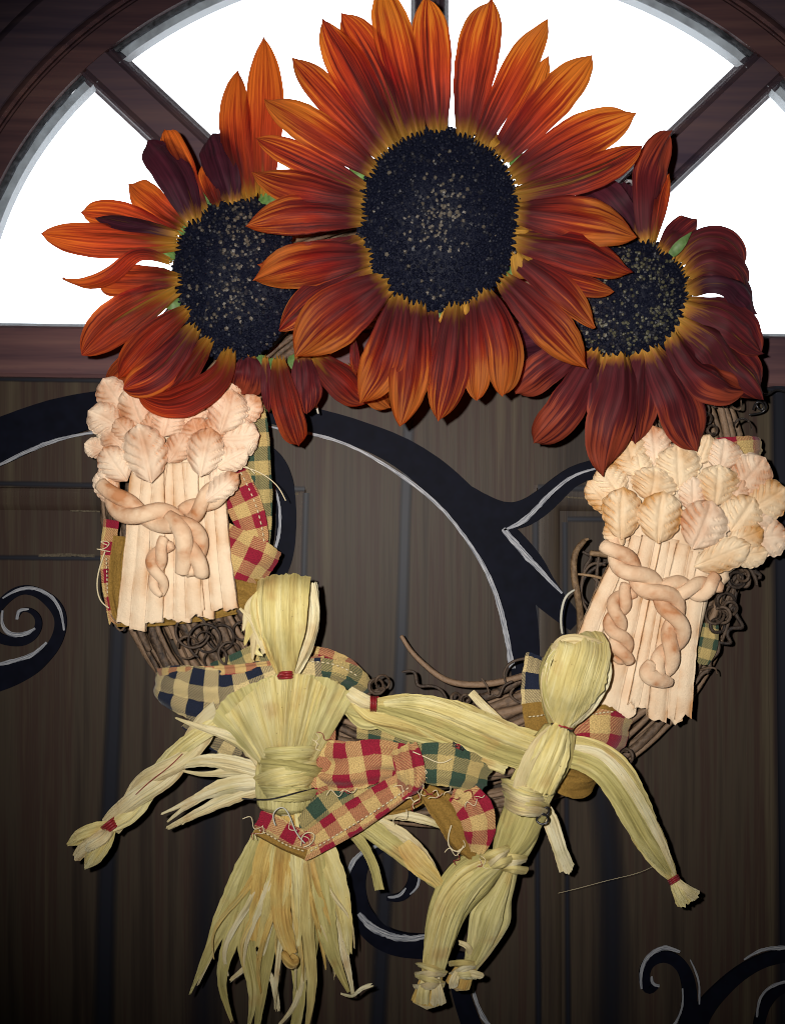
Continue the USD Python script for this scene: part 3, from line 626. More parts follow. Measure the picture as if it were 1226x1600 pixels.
# ------------------------------------------------------------------ sunflowers
def petal(fl, base, tip, w, d0, tipd=-0.006, lift=0.004, bow=0.0, seed=0, m=None, via=None, blunt=0.0, roll=10.0, twist_end=0.0, narrow=0.44, name='petal', nv=26, nu=13):
    b, t_ = np.array(base, float), np.array(tip, float)
    dr = t_ - b; ln = np.hypot(*dr); nrm = np.array([-dr[1], dr[0]]) / ln
    r = np.random.RandomState(seed * 13 + 5)
    if via is None:
        b2 = bow + r.uniform(-3, 3)
        pts = [(*b, d0), (*(b + dr * 0.33 + nrm * b2 * 0.85), d0 + lift), (*(b + dr * 0.68 + nrm * b2), d0 + lift * 0.9 + tipd * 0.25), (*t_, d0 + tipd)]
    else:
        pts = [(*base, d0)] + list(via) + [(*tip, d0 + tipd)]
    C = spline(path3(pts), nv); t = np.linspace(0, 1, nv)
    T = np.gradient(C, axis=0); T /= np.linalg.norm(T, axis=1, keepdims=True)
    L0 = np.cross(T, FRONT); L0 /= np.linalg.norm(L0, axis=1, keepdims=True); N0 = np.cross(L0, T); N0 *= np.where((N0 @ FRONT) < 0, -1, 1)[:, None]
    tw = np.radians(roll + (r.uniform(-6, 6)) + twist_end * t ** 2)[:, None]
    L, N = L0 * np.cos(tw) + N0 * np.sin(tw), N0 * np.cos(tw) - L0 * np.sin(tw)
    pw = narrow + (1 - narrow) * np.sin(np.clip(t / 0.62, 0, 1) * math.pi / 2)
    p_ = 2.4 + 3 * blunt
    tp = np.clip((t - 0.46) / 0.54, 0, 1)
    pw = pw * np.clip(1 - tp ** p_, 0, 1) ** (0.82 - 0.25 * blunt)
    pw[-1] = 0.02
    wid = w * 1.0 / max(0.6, math.cos(math.radians(roll))) * S * (1 - d0 / D) * pw
    s = np.linspace(-1, 1, nu)
    off = r.rand(3) * 60
    leng = ln * S * t
    en = meshkit.fbm(np.stack(np.broadcast_arrays(leng[:, None] * 190, np.sign(s)[None] * 3 + off[0], off[1]), -1), 3) - 0.5
    ws = wid[:, None] * (1 + 0.10 * en)
    ridge = 0.030 * np.cos(s * math.pi * 2.0)[None] * np.minimum(1, 3 * (1 - t))[:, None] + 0.012 * np.cos(s * math.pi * 5 + off[0])[None]
    cup = (0.13 + 0.1 * r.rand()) * (1 - s ** 2)[None] * (1 - 0.3 * t)[:, None]
    q = np.stack(np.broadcast_arrays(s[None] * 0.9 + off[0], t[:, None] * 3.2 + off[1], off[2]), -1)
    hh = (ridge + cup) * w * S + (meshkit.fbm(q, 2) - 0.5) * w * S * 0.34 * np.minimum(1, t * 3)[:, None]
    P = C[:, None] + L[:, None] * (s[None] * ws / 2)[..., None] + N[:, None] * hh[..., None]
    teeth = np.where(np.arange(nu) % 3 == 1, 5.0, -1.5) + r.uniform(-1.5, 1.5, nu)
    P[0] -= T[0] * (teeth * S)[:, None]
    P[1] -= T[1] * (teeth * 0.3 * S)[:, None]
    UV = np.stack(np.broadcast_arrays((s[None] + 1) / 2, t[:, None]), -1)
    return fl.part(name, (P.reshape(-1, 3), grid_faces(nv, nu, True), UV.reshape(-1, 2)), m)

def seed_head(fl, c, rx, ry, d0, dome, n, seed, tan=None, tilt=(0.0, 0.0), size=2.7, ringdark=0.0):
    r = np.random.RandomState(seed)
    nr, na = 14, 48
    rr = np.linspace(0, 1, nr); aa = np.arange(na) / na * 2 * math.pi
    def dep(q, a): return d0 + dome * (1 - q ** 2.2) - 0.35 * dome * np.exp(-(q / 0.35) ** 2) + tilt[0] * q * np.cos(a) + tilt[1] * q * np.sin(a)
    V = np.array([W(c[0] + rx * 0.985 * q * math.cos(a), c[1] + ry * 0.985 * q * math.sin(a), dep(q, a)) for q in rr for a in aa])
    i = np.arange(nr - 1)[:, None] * na + np.arange(na)[None]; j = np.arange(nr - 1)[:, None] * na + (np.arange(na) + 1)[None] % na
    f = np.stack([i, i + na, j + na, j], -1).reshape(-1, 4); f = np.vstack([f[:, [0, 1, 2]], f[:, [0, 2, 3]]])
    back = V[-na:] + np.array([0, 0.016, 0]); k = len(V); V = np.vstack([V, back, back.mean(0)])
    a = np.arange(na); b = (a + 1) % na; e = (nr - 1) * na
    f = np.vstack([f, np.stack([e + a, k + a, k + b], -1), np.stack([e + a, k + b, e + b], -1), np.stack([k + b, k + a, np.full(na, k + na)], -1)])
    if trimesh.Trimesh(V, f, process=False).volume < 0: f = f[:, ::-1]
    fl.part('disc', (V, f), SEED)
    groups = {'SEED': [], 'SEEDB': [], 'SEEDP': []}
    ga = math.pi * (3 - math.sqrt(5))
    for i in range(n):
        q = math.sqrt((i + 0.5) / n); an = i * ga
        jx, jy = r.normal(0, 0.9, 2)
        x, y = c[0] + rx * q * math.cos(an) + jx, c[1] + ry * q * math.sin(an) + jy
        h = r.uniform(2.0, 5.2) * S * (1.25 if q > 0.5 else 0.85); ra = size * r.uniform(0.75, 1.2) * S
        o = W(x, y, dep(q, an) - 0.0006)
        ax = np.array([0.5 * q * math.cos(an) * rx / 130 + r.normal(0, 0.28), -1.0, -0.5 * q * math.sin(an) + r.normal(0, 0.28)]); ax /= np.linalg.norm(ax)
        u = np.cross(ax, [0.2, 0.1, 1]); u /= np.linalg.norm(u); w_ = np.cross(ax, u)
        ns = 5; ang = np.arange(ns) / ns * 2 * math.pi + r.rand() * 6
        circ = u[None] * np.cos(ang)[:, None] + w_[None] * np.sin(ang)[:, None]
        v = np.vstack([o + circ * ra, o + ax * h * 0.7 + circ * ra * r.uniform(0.75, 1.15), o + ax * h * r.uniform(0.75, 1.15)])
        A = np.arange(ns); B = (A + 1) % ns
        ff = np.vstack([np.stack([A, B, B + ns], -1), np.stack([A, B + ns, A + ns], -1), np.stack([A + ns, B + ns, np.full(ns, 2 * ns)], -1)])
        if np.dot(np.cross(v[ff[0, 1]] - v[ff[0, 0]], v[ff[0, 2]] - v[ff[0, 0]]), circ[0] + circ[1]) < 0: ff = ff[:, ::-1]
        pt = 1.7 * tan(q, an, r) if tan else 0.0
        z = r.rand()
        groups['SEEDP' if z < pt else 'SEEDB' if z < pt * 2.0 + 0.06 else 'SEED'].append((v, ff))
    for nm, mm, lab in (('SEED', SEED, None), ('SEEDB', SEEDB, None), ('SEEDP', SEEDP if tan is not tan_r else SEEDG, None)):
        if groups[nm]:
            vv = np.vstack([g[0] for g in groups[nm]]); L_ = np.cumsum([0] + [len(g[0]) for g in groups[nm]][:-1])
            ffs = np.vstack([g[1] + o for g, o in zip(groups[nm], L_)])
            fl.part('florets', (vv, ffs), mm, smooth=False, kind='stuff')

def tan_c(q, a, r): return 0.20 * math.exp(-(q / 0.30) ** 2) + 0.004
def tan_l(q, a, r): return 0.20 * math.exp(-((q * math.cos(a) - (-0.05)) ** 2 + (q * math.sin(a) - 0.15) ** 2) / 0.09) + 0.16 * math.exp(-((q * math.cos(a) - 0.1) ** 2 + (q * math.sin(a) + 0.6) ** 2) / 0.16) + 0.01
def tan_r(q, a, r): return 0.04 + 0.16 * math.exp(-((q - 0.6) / 0.16) ** 2) + 0.05 * math.exp(-(q / 0.3) ** 2)

def sepal(fl, base, tip, w, d, seed=0):
    b, t_ = np.array(base, float), np.array(tip, float)
    fl.part('sepal', strip([(*b, d), (*((b + t_) / 2), d + 0.004), (*t_, d)], [w * 0.7, w, w * 0.85, w * 0.45, 1], nu=7, nv=14, arch=0.12, fold=0.05, seed=seed), GREEN)

# --- left flower
LD = 0.086
fl = Thing('sunflower', 'ragged rusty red sunflower at the left with curled and folded petals', 'sunflower', W(365, 432, LD), 'three red sunflowers across the top of the wreath')
seed_head(fl, (366, 433), 99, 131, LD, 0.016, 1750, 3, tan_l, tilt=(0.006, 0.0))
fl.part('stem', tube([(380, 440, LD - 0.016), (400, 520, LD - 0.035), (420, 640, 0.045)], [13, 9, 8], ns=9), GREEN)
for b, t_, w, sd in (((300, 345), (322, 292), 26, 1), ((322, 328), (342, 282), 24, 2), ((405, 318), (455, 312), 40, 3), ((425, 330), (470, 300), 36, 4), ((272, 395), (245, 400), 22, 5), ((285, 470), (250, 478), 22, 6), ((405, 555), (397, 606), 24, 7), ((458, 555), (468, 590), 22, 8), ((300, 525), (285, 545), 20, 9), ((352, 555), (345, 590), 20, 10), ((425, 560), (428, 610), 16, 11), ((292, 360), (262, 345), 20, 12), ((265, 430), (232, 425), 20, 13)):
    sepal(fl, b, t_, w, LD - 0.004, sd)
P_ = lambda *a, **k: petal(fl, *a, **k)
P_((412, 306), (414, 62), 62, LD - 0.003, m=PET_L, seed=1, tipd=-0.002, roll=4)
P_((388, 312), (372, 112), 52, LD + 0.002, m=PET_L, seed=2, bow=-9, roll=-8)
P_((364, 316), (334, 212), 64, LD + 0.001, m=PET_D, seed=3, blunt=0.9, roll=14)
P_((342, 322), (320, 258), 30, LD, m=PET_L, seed=4, blunt=0.5)
P_((318, 330), (262, 206), 44, LD + 0.001, m=PET_L, seed=5, blunt=0.9, bow=-6)
P_((302, 345), (232, 222), 62, LD + 0.005, m=PET_D, seed=6, blunt=0.6, bow=10, roll=-16)
P_((288, 352), (207, 290), 48, LD + 0.002, m=PET_L, seed=7, blunt=0.6)
P_((278, 372), (130, 332), 44, LD - 0.001, m=PET_L, seed=8, blunt=0.6, bow=9)
P_((276, 366), (150, 342), 26, LD + 0.008, m=PET_D, seed=9, bow=4, roll=-25)
P_((276, 380), (66, 366), 54, LD + 0.003, m=PET_L, seed=10, blunt=0.3, bow=-4, tipd=0.004)
P_((266, 408), (98, 434), 26, LD + 0.006, m=PET_L, seed=11, via=[(215, 398, LD + 0.012), (180, 425, LD + 0.016), (135, 442, LD + 0.012)], twist_end=70)
P_((278, 437), (156, 442), 50, LD + 0.004, m=PET_L, seed=12, blunt=1.0, roll=-6)
P_((272, 450), (128, 555), 66, LD + 0.003, m=PET_L, seed=13, blunt=0.2, bow=10, tipd=0.006)
P_((292, 485), (188, 588), 48, LD + 0.001, m=PET_L, seed=14, blunt=0.4, bow=8)
P_((285, 500), (165, 606), 38, LD - 0.012, m=PET_L, seed=15, blunt=0.6)
P_((302, 512), (192, 608), 56, LD + 0.007, m=PET_C, seed=16, blunt=0.6, bow=-14, tipd=0.012)
P_((325, 532), (246, 626), 44, LD + 0.004, m=PET_L, seed=17, bow=-6, blunt=0.5)
P_((357, 552), (218, 622), 52, LD + 0.008, m=PET_L, seed=18, via=[(345, 585, LD + 0.016), (305, 618, LD + 0.02), (262, 630, LD + 0.016)], twist_end=-50)
P_((388, 560), (380, 612), 52, LD - 0.001, m=PET_R, seed=19, blunt=1.0)
P_((414, 560), (420, 645), 20, LD + 0.001, m=PET_R, seed=20)
P_((435, 562), (466, 694), 46, LD + 0.005, m=PET_L, seed=21, blunt=1.0, roll=8, via=[(442, 610, LD + 0.008), (452, 650, LD + 0.008)])
P_((472, 556), (478, 642), 48, LD - 0.004, m=PET_R, seed=22, blunt=0.7, roll=18)
P_((492, 558), (568, 630), 56, LD - 0.010, m=PET_L, seed=23, blunt=0.2)
P_((545, 575), (606, 636), 44, LD - 0.016, m=PET_C, seed=24, blunt=0.4)
P_((552, 530), (556, 585), 16, LD + 0.008, m=PET_C, seed=25)

# --- right flower
RD = 0.088
fl = Thing('sunflower', 'dark maroon sunflower at the right with drooping petals', 'sunflower', W(985, 465, RD), 'three red sunflowers across the top of the wreath')
seed_head(fl, (982, 466), 101, 99, RD, 0.013, 1500, 8, tan_r, tilt=(-0.005, 0.0), size=2.5)
fl.part('stem', tube([(985, 470, RD - 0.016), (1040, 560, RD - 0.035), (1080, 640, 0.045)], [13, 9, 8], ns=9), GREEN)
for b, t_, w, sd in (((1048, 398), (1080, 362), 15, 1), ((1005, 375), (1008, 352), 20, 2), ((905, 540), (890, 560), 20, 3), ((1075, 440), (1098, 438), 20, 4)):
    sepal(fl, b, t_, w, RD + (0.014 if sd == 1 else -0.004), sd)
P_((985, 376), (905, 300), 92, RD - 0.006, m=PET_D, seed=31, blunt=0.6, roll=20)
P_((968, 372), (975, 285), 60, RD - 0.008, m=PET_D, seed=32, blunt=0.6)
P_((1008, 376), (1046, 206), 54, RD + 0.002, m=PET_R, seed=33, blunt=0.5, bow=-14, roll=-10)
P_((1020, 376), (1044, 272), 24, RD + 0.006, m=PET_L, seed=34, roll=-8)
P_((1036, 390), (1082, 352), 46, RD + 0.002, m=PET_R, seed=35, blunt=0.9, bow=-6)
P_((1060, 408), (1156, 424), 50, RD + 0.003, m=PET_R, seed=36, blunt=0.5, via=[(1092, 380, RD + 0.012), (1128, 380, RD + 0.012), (1148, 398, RD + 0.006)])
P_((1074, 428), (1160, 452), 52, RD + 0.005, m=PET_R, seed=37, blunt=0.5, via=[(1100, 412, RD + 0.013), (1135, 418, RD + 0.012)])
P_((1078, 452), (1172, 490), 60, RD + 0.002, m=PET_D, seed=38, blunt=0.5, via=[(1105, 440, RD + 0.01), (1145, 450, RD + 0.008)])
P_((1070, 478), (1188, 552), 70, RD + 0.006, m=PET_R, seed=39, blunt=0.2, bow=-10)
P_((1062, 505), (1176, 622), 84, RD + 0.003, m=PET_R, seed=40, blunt=0.1, bow=-16)
P_((1048, 528), (1160, 612), 70, RD + 0.009, m=PET_R, seed=41, blunt=0.1, bow=16)
P_((1016, 550), (1082, 702), 78, RD + 0.004, m=PET_R, seed=42, blunt=0.4, bow=-8)
P_((998, 556), (988, 690), 70, RD, m=PET_R, seed=43, blunt=0.3)
P_((965, 560), (936, 738), 80, RD + 0.008, m=PET_R, seed=44, bow=-6, via=[(965, 610, RD + 0.014), (950, 670, RD + 0.014)])
P_((945, 560), (955, 700), 66, RD + 0.003, m=PET_R, seed=45)
P_((928, 552), (834, 690), 60, RD + 0.003, m=PET_R, seed=46, blunt=0.7, bow=-8)
P_((905, 538), (806, 612), 58, RD, m=PET_R, seed=47, blunt=0.6)
P_((890, 520), (800, 540), 64, RD - 0.008, m=PET_D, seed=48, blunt=0.5)
P_((888, 505), (880, 480), 24, RD + 0.004, m=PET_L, seed=49)

# --- centre flower
CD = 0.118
fl = Thing('sunflower', 'largest sunflower, in the middle, with orange tipped open petals', 'sunflower', W(686, 342, CD), 'three red sunflowers across the top of the wreath')
seed_head(fl, (686, 342), 129, 144, CD, 0.014, 2600, 1, tan_c, size=2.6)
fl.part('stem', tube([(688, 350, CD - 0.016), (690, 440, CD - 0.05), (690, 500, 0.05)], [15, 11, 10], ns=9), GREEN)
for b, t_, w, sd in (((575, 278), (545, 262), 26, 1), ((568, 300), (535, 302), 24, 2), ((800, 262), (822, 238), 22, 3), ((808, 312), (838, 308), 26, 4), ((580, 425), (558, 436), 22, 5), ((600, 452), (585, 470), 22, 6), ((688, 482), (690, 506), 22, 7), ((786, 440), (802, 456), 24, 8), ((738, 206), (742, 188), 20, 9), ((628, 212), (624, 196), 18, 10), ((795, 420), (815, 425), 24, 11)):
    sepal(fl, b, t_, w, CD - 0.005, sd)
rows = [  # base, tip, width, bow, blunt, back
 ((650, 206), (596, -24), 64, 2, .2, 2), ((684, 203), (668, 0), 64, -2, .3, 0), ((728, 208), (765, 0), 68, -4, .5, 1), ((752, 222), (855, 34), 54, -4, .0, 2), ((772, 238), (856, 88), 34, 4, .3, -4),
 ((784, 246), (924, 88), 62, -4, .3, 3), ((802, 276), (989, 180), 70, -8, .2, 2), ((808, 304), (1000, 232), 54, 8, .2, -1), ((812, 334), (992, 372), 78, -8, .0, 3), ((810, 378), (978, 428), 70, -6, .0, 1), ((815, 412), (958, 456), 36, 2, .3, -4),
 ((806, 404), (926, 514), 58, -8, -.2, -1), ((788, 440), (912, 572), 66, -5, .0, 4), ((758, 462), (783, 618), 62, -12, .3, 3), ((740, 470), (744, 626), 48, 0, .4, -1), ((710, 484), (684, 655), 62, -5, .2, 2),
 ((676, 486), (654, 622), 40, 0, .2, -3), ((650, 482), (624, 666), 66, -5, .0, 2), ((622, 470), (568, 628), 70, -6, .1, 4), ((598, 446), (462, 556), 92, 8, .0, 2), ((576, 425), (438, 518), 62, 8, .0, -3), ((572, 402), (400, 438), 70, 10, .0, 1),
 ((564, 378), (404, 414), 58, -10, .1, -1), ((562, 340), (386, 354), 62, 14, .0, 2), ((562, 312), (396, 272), 58, -7, .0, 3), ((568, 294), (401, 216), 44, 4, .2, -1), ((580, 264), (414, 158), 60, 6, .2, 3), ((594, 240), (458, 92), 50, 4, .2, 1), ((612, 226), (504, 34), 64, 2, .2, 3), ((632, 214), (536, 24), 64, 6, .4, -2)]
for i, (b, t_, w, bow, bl, zz) in enumerate(rows):
    b = np.array(b, float); c = np.array([686, 342.])
    P_(b + (c - b) * 0.02, t_, w, CD + 0.001 * zz, m=PET_C, seed=60 + i, bow=bow, blunt=bl, roll=9 if i % 2 else -4, tipd=[-0.006, -0.002, 0.003][i % 3], lift=0.005)
for i, (b, t_, w) in enumerate((((766, 230), (774, 212), 22), ((632, 478), (632, 500), 22), ((697, 484), (694, 510), 22), ((728, 476), (728, 502), 24), ((806, 398), (818, 432), 34), ((806, 362), (830, 366), 26), ((590, 436), (572, 452), 26))):
    P_(b, t_, w * 1.2, CD + 0.001, lift=0.001, m=CLAW, seed=100 + i, blunt=0.3, name='small_petal', nv=10, nu=10)

# ------------------------------------------------------------------ salt dough wheat sheaves
def dough_leaf(th, c, ang, ln, w, d, m, seed, dome=0.10, tilt=0.0, curlv=0.0):
    """A baked dough leaf: lobed rim, midrib, scored side veins; ang in degrees, 90 = tip up."""
    r = np.random.RandomState(seed + 31)
    nv, nu = 30, 25
    t = np.linspace(0, 1, nv); s = np.linspace(-1, 1, nu)
    a = math.radians(ang)
    ax, lt = np.array([math.cos(a), -math.sin(a)]), np.array([math.sin(a), math.cos(a)])
    prof = np.sin(np.clip(t, 0, 1) * math.pi) ** 0.42 * (0.84 + 0.24 * t)
    prof[0], prof[-1] = 0.12, 0.10
    nl = 4.5
    ph = r.rand(2) * 6
    T_, S_ = np.meshgrid(t, s, indexing='ij')
    q = T_ * nl * 1.25 - np.abs(S_) * 1.6 + 0.3 * (meshkit.noise(np.stack([S_ * 2 + seed, T_ * 3, S_ * 0], -1)) - 0.5)
    side = np.where(S_ < 0, ph[0], ph[1])
    cut = np.abs(((q + side) % 1.0) - 0.5) * 2          # 0 in a vein, 1 between
    lob = 1 + 0.10 * (np.clip(cut * 1.4, 0, 1) - 0.6) * np.abs(S_) ** 2 + 0.10 * (meshkit.noise(np.stack([T_ * 4, np.sign(S_) * 2 + seed, T_ * 0], -1)) - 0.5)
    xs = S_ * (w / 2) * prof[:, None] * lob
    ys = (T_ - 0.5) * ln + 0.08 * ln * np.abs(S_) ** 1.5 * (0.5 - T_)
    bendx = r.uniform(-0.05, 0.05) * w * np.sin(T_ * math.pi)
    X = c[0] + ax[0] * ys + lt[0] * (xs + bendx); Y = c[1] + ax[1] * ys + lt[1] * (xs + bendx)
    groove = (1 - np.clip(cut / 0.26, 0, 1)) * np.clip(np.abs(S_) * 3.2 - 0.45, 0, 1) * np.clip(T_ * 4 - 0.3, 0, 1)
    mid = np.exp(-(S_ / 0.09) ** 2) * (T_ < 0.92)
    rim = np.clip(1 - np.maximum(np.abs(S_), np.abs(2 * T_ - 1)) ** 4, 0, 1)
    h = w * S * (dome * (1 - S_ ** 2) ** 0.7 + 0.10 * rim - 0.090 * groove - 0.05 * mid + 0.10 * (meshkit.fbm(np.stack([S_ * 1.3 + seed, T_ * 2.2, S_ * 0], -1), 3) - 0.5))
    h = h + tilt * S * ln * (T_ - 0.5) + curlv * S * w * S_
    P = np.array([[W(X[i, j], Y[i, j], d + h[i, j]) for j in range(nu)] for i in range(nv)])
    back = np.array([[W(X[i, j], Y[i, j], d - 0.0035 + 0.3 * h[i, j]) for j in range(nu)] for i in range(nv)])
    V = P.reshape(-1, 3); n = len(V); f = grid_faces(nv, nu, True)
    idx = np.arange(n).reshape(nv, nu)
    loop = np.r_[idx[0], idx[1:, -1], idx[-1, -2::-1], idx[-2:0:-1, 0]]; nx = np.roll(loop, -1)
    sd = np.vstack([np.stack([loop, nx, nx + n], -1), np.stack([loop, nx + n, loop + n], -1)])
    F = np.vstack([f, f[:, ::-1] + n, sd[:, ::-1]]); VV = np.vstack([V, back.reshape(-1, 3)])
    if trimesh.Trimesh(VV, F, process=False).volume < 0: F = F[:, ::-1]
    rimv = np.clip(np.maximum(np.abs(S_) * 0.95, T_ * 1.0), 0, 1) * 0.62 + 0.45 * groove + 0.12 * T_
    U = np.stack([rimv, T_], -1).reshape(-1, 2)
    th.part('dough_leaf', (VV, F, np.vstack([U, U])), m)

def lump(poly, d0, d1, seed):
    """A pillow of dough with a rounded rim between two depths."""
    pg = Polygon(poly).buffer(6).buffer(-6)
    rings = [(0, d0), (0, d0 + (d1 - d0) * 0.5), (-2.5, d1 - (d1 - d0) * 0.15), (-7, d1)]
    ms = []
    n = 72; P = []
    for o, z in rings:
        g = pg.buffer(o); e = g.exterior
        pts = [e.interpolate(k / n, normalized=True) for k in range(n)]
        P.append(np.array([W(p.x, p.y, z) for p in pts]))
    V = np.vstack(P); k = len(rings); i = np.arange(k - 1)[:, None] * n + np.arange(n)[None]; j = np.arange(k - 1)[:, None] * n + (np.arange(n) + 1)[None] % n
    f = np.stack([i, j, j + n, i + n], -1).reshape(-1, 4); f = np.vstack([f[:, [0, 1, 2]], f[:, [0, 2, 3]]])
    c = np.vstack([P[0].mean(0), P[-1].mean(0)]); m = len(V); V = np.vstack([V, c]); a = np.arange(n); b = (a + 1) % n
    f = np.vstack([f, np.stack([b, a, np.full(n, m)], -1), np.stack([(k - 1) * n + a, (k - 1) * n + b, np.full(n, m + 1)], -1)])
    if trimesh.Trimesh(V, f, process=False).volume < 0: f = f[:, ::-1]
    return V, f, np.tile([0.3, 0.5], (len(V), 1))

def dough_rope(th, pts, r, d, m=DOUGHR):
    v, f, u = tube(pts, r, d, ns=14, nv=44, flat=0.85, pleat=0.05, seed=len(pts))
    n_ = meshkit.fbm(v * 160, 3)
    rim = 0.45 + 0.5 * (n_ > 0.55) * (n_ - 0.45) * 3
    th.part('braid_strand', (v, f, np.stack([np.clip(rim, 0, 1), u[:, 1]], -1)), m)

SD = 0.074
sh = Thing('dough_wheat_sheaf', 'cream baked dough wheat sheaf with brown rimmed leaves, under the left sunflower', 'dough ornament', W(275, 975, SD), 'two baked dough wheat sheaves')
sh.part('back_plate', lump([(205, 720), (345, 720), (352, 800), (362, 945), (200, 962), (196, 850)], SD - 0.010, SD - 0.002, 1), DOUGH)
sh.part('back_plate', lump([(160, 625), (190, 600), (385, 592), (398, 680), (385, 720), (345, 748), (220, 750), (165, 730), (150, 680)], SD - 0.008, SD + 0.001, 2), DOUGH)
r_ = np.random.RandomState(4)
for i, (xt, xb, yb, w) in enumerate(((215, 197, 972, 30), (232, 214, 985, 24), (246, 240, 974, 26), (262, 262, 966, 24), (280, 284, 970, 26), (300, 303, 962, 26), (316, 322, 962, 24), (330, 343, 950, 26), (340, 360, 952, 22), (256, 226, 965, 16), (290, 312, 955, 16))):
    z = SD + 0.0015 * (i % 3) + 0.001 * (i > 8)
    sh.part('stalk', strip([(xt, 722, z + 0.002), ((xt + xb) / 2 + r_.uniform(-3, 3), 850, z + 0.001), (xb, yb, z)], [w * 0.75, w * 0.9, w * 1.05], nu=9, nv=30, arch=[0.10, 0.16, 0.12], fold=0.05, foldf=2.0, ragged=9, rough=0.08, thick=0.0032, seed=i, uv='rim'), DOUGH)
LL = [((353, 614), 60, 55, 55, 0), ((300, 620), 80, 60, 60, 0), ((255, 618), 95, 60, 60, 0), ((178, 616), 125, 62, 52, 0), ((384, 640), 40, 60, 50, 0), ((164, 657), 150, 62, 58, 1), ((213, 640), 110, 78, 54, 1), ((374, 682), 5, 64, 66, 1), ((178, 688), 140, 46, 44, 1), ((302, 650), 100, 50, 46, 1),
      ((258, 660), 80, 46, 66, 2), ((276, 700), 60, 54, 44, 2), ((309, 674), 110, 46, 50, 2), ((353, 642), 75, 72, 70, 3), ((362, 716), 30, 58, 46, 2), ((180, 725), 125, 66, 52, 3), ((226, 708), 103, 96, 72, 4), ((321, 706), 78, 80, 60, 4), ((163, 762), 110, 56, 36, 1), ((170, 748), 120, 50, 30, 2), ((285, 640), 95, 44, 40, 1), ((235, 664), 70, 44, 36, 2), ((195, 672), 130, 46, 42, 2), ((335, 672), 60, 44, 40, 3), ((150, 700), 160, 40, 34, 0), ((345, 738), 40, 46, 36, 1)]
for i, (c, a, l, w, z) in enumerate(LL):
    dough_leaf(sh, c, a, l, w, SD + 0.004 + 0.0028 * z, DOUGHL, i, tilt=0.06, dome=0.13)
RD1 = SD + 0.013
def braid(th, pts, r, turns, phase=0.0, off=0.8, taper=(0.85, 1, 1, 1, 0.9)):
    """Two dough ropes twisted round each other along a path."""
    C = spline(np.array(pts, float), 40); T = np.gradient(C[:, :2], axis=0); T /= np.linalg.norm(T, axis=1, keepdims=True)
    for sg in (0, math.pi):
        q = np.linspace(0, turns * 2 * math.pi, 40) + phase + sg
        lat = np.cos(q) * r * off
        P = np.stack([C[:, 0] - T[:, 1] * lat, C[:, 1] + T[:, 0] * lat, C[:, 2] + np.sin(q) * r * 0.75 * S], -1)
        dough_rope(th, [tuple(p) for p in P], np.array(taper) * r, RD1)
braid(sh, [(166, 752, RD1 - .002), (186, 786, RD1 + .002), (232, 806, RD1 + .004), (280, 818, RD1 + .004), (304, 850, RD1 + .003), (304, 898, RD1 + .002)], 11.5, 1.9, 0.5, off=0.95)
braid(sh, [(356, 752, RD1), (330, 776, RD1 + .002), (290, 806, RD1 - .002)], 10, 0.9, 1.0, off=0.95)
braid(sh, [(262, 846, RD1 - .003), (244, 876, RD1 - .002), (246, 905, RD1 - .002), (252, 930, RD1 - .003)], 8, 1.2, 0.2, off=1.0, taper=(0.9, 1, 1, 0.9, 0.5))
dough_rope(sh, [(262, 806, RD1 + .006), (284, 830, RD1 + .011), (288, 862, RD1 + .009), (284, 895, RD1 + .004)], [9, 13, 12, 10], RD1)
dough_leaf(sh, (346, 762), 40, 70, 40, RD1 + 0.004, DOUGHL, 77, dome=0.2)

SR = 0.074
sh = Thing('dough_wheat_sheaf', 'tilted cream baked dough wheat sheaf with braided tie, under the right sunflower', 'dough ornament', W(1000, 1120, SR), 'two baked dough wheat sheaves')
sh.part('back_plate', lump([(978, 830), (1125, 850), (1104, 945), (1066, 1105), (940, 1078), (908, 1000)], SR - 0.010, SR - 0.002, 1), DOUGH)
sh.part('back_plate', lump([(945, 735), (1010, 690), (1140, 700), (1195, 745), (1215, 800), (1190, 860), (1125, 905), (1050, 870), (955, 840), (935, 790)], SR - 0.008, SR + 0.001, 2), DOUGH)
sh.part('back_plate', lump([(1080, 880), (1130, 860), (1140, 905), (1115, 930), (1085, 932)], SR - 0.006, SR + 0.002, 2), DOUGH)
for i, (xt, yt, xb, yb, w) in enumerate(((982, 846, 900, 1040, 26), (998, 838, 928, 1098, 30), (1014, 838, 952, 1102, 27), (1032, 838, 978, 1116, 27), (1050, 842, 1004, 1108, 27), (1068, 850, 1026, 1120, 28), (1086, 858, 1050, 1124, 30), (1102, 864, 1066, 1120, 26), (1040, 845, 990, 1100, 16), (1076, 860, 1040, 1104, 16))):
    z = SR + 0.0015 * (i % 3) + 0.001 * (i > 7)
    sh.part('stalk', strip([(xt, yt, z + 0.002), ((xt + xb) / 2 + r_.uniform(-3, 3) - 3, (yt + yb) / 2, z + 0.001), (xb, yb, z)], [w * 0.8, w * 0.95, w * 1.08], nu=9, nv=30, arch=[0.10, 0.16, 0.10], fold=0.05, foldf=2.0, ragged=14, rough=0.08, thick=0.0032, seed=i + 20, uv='rim'), DOUGH)
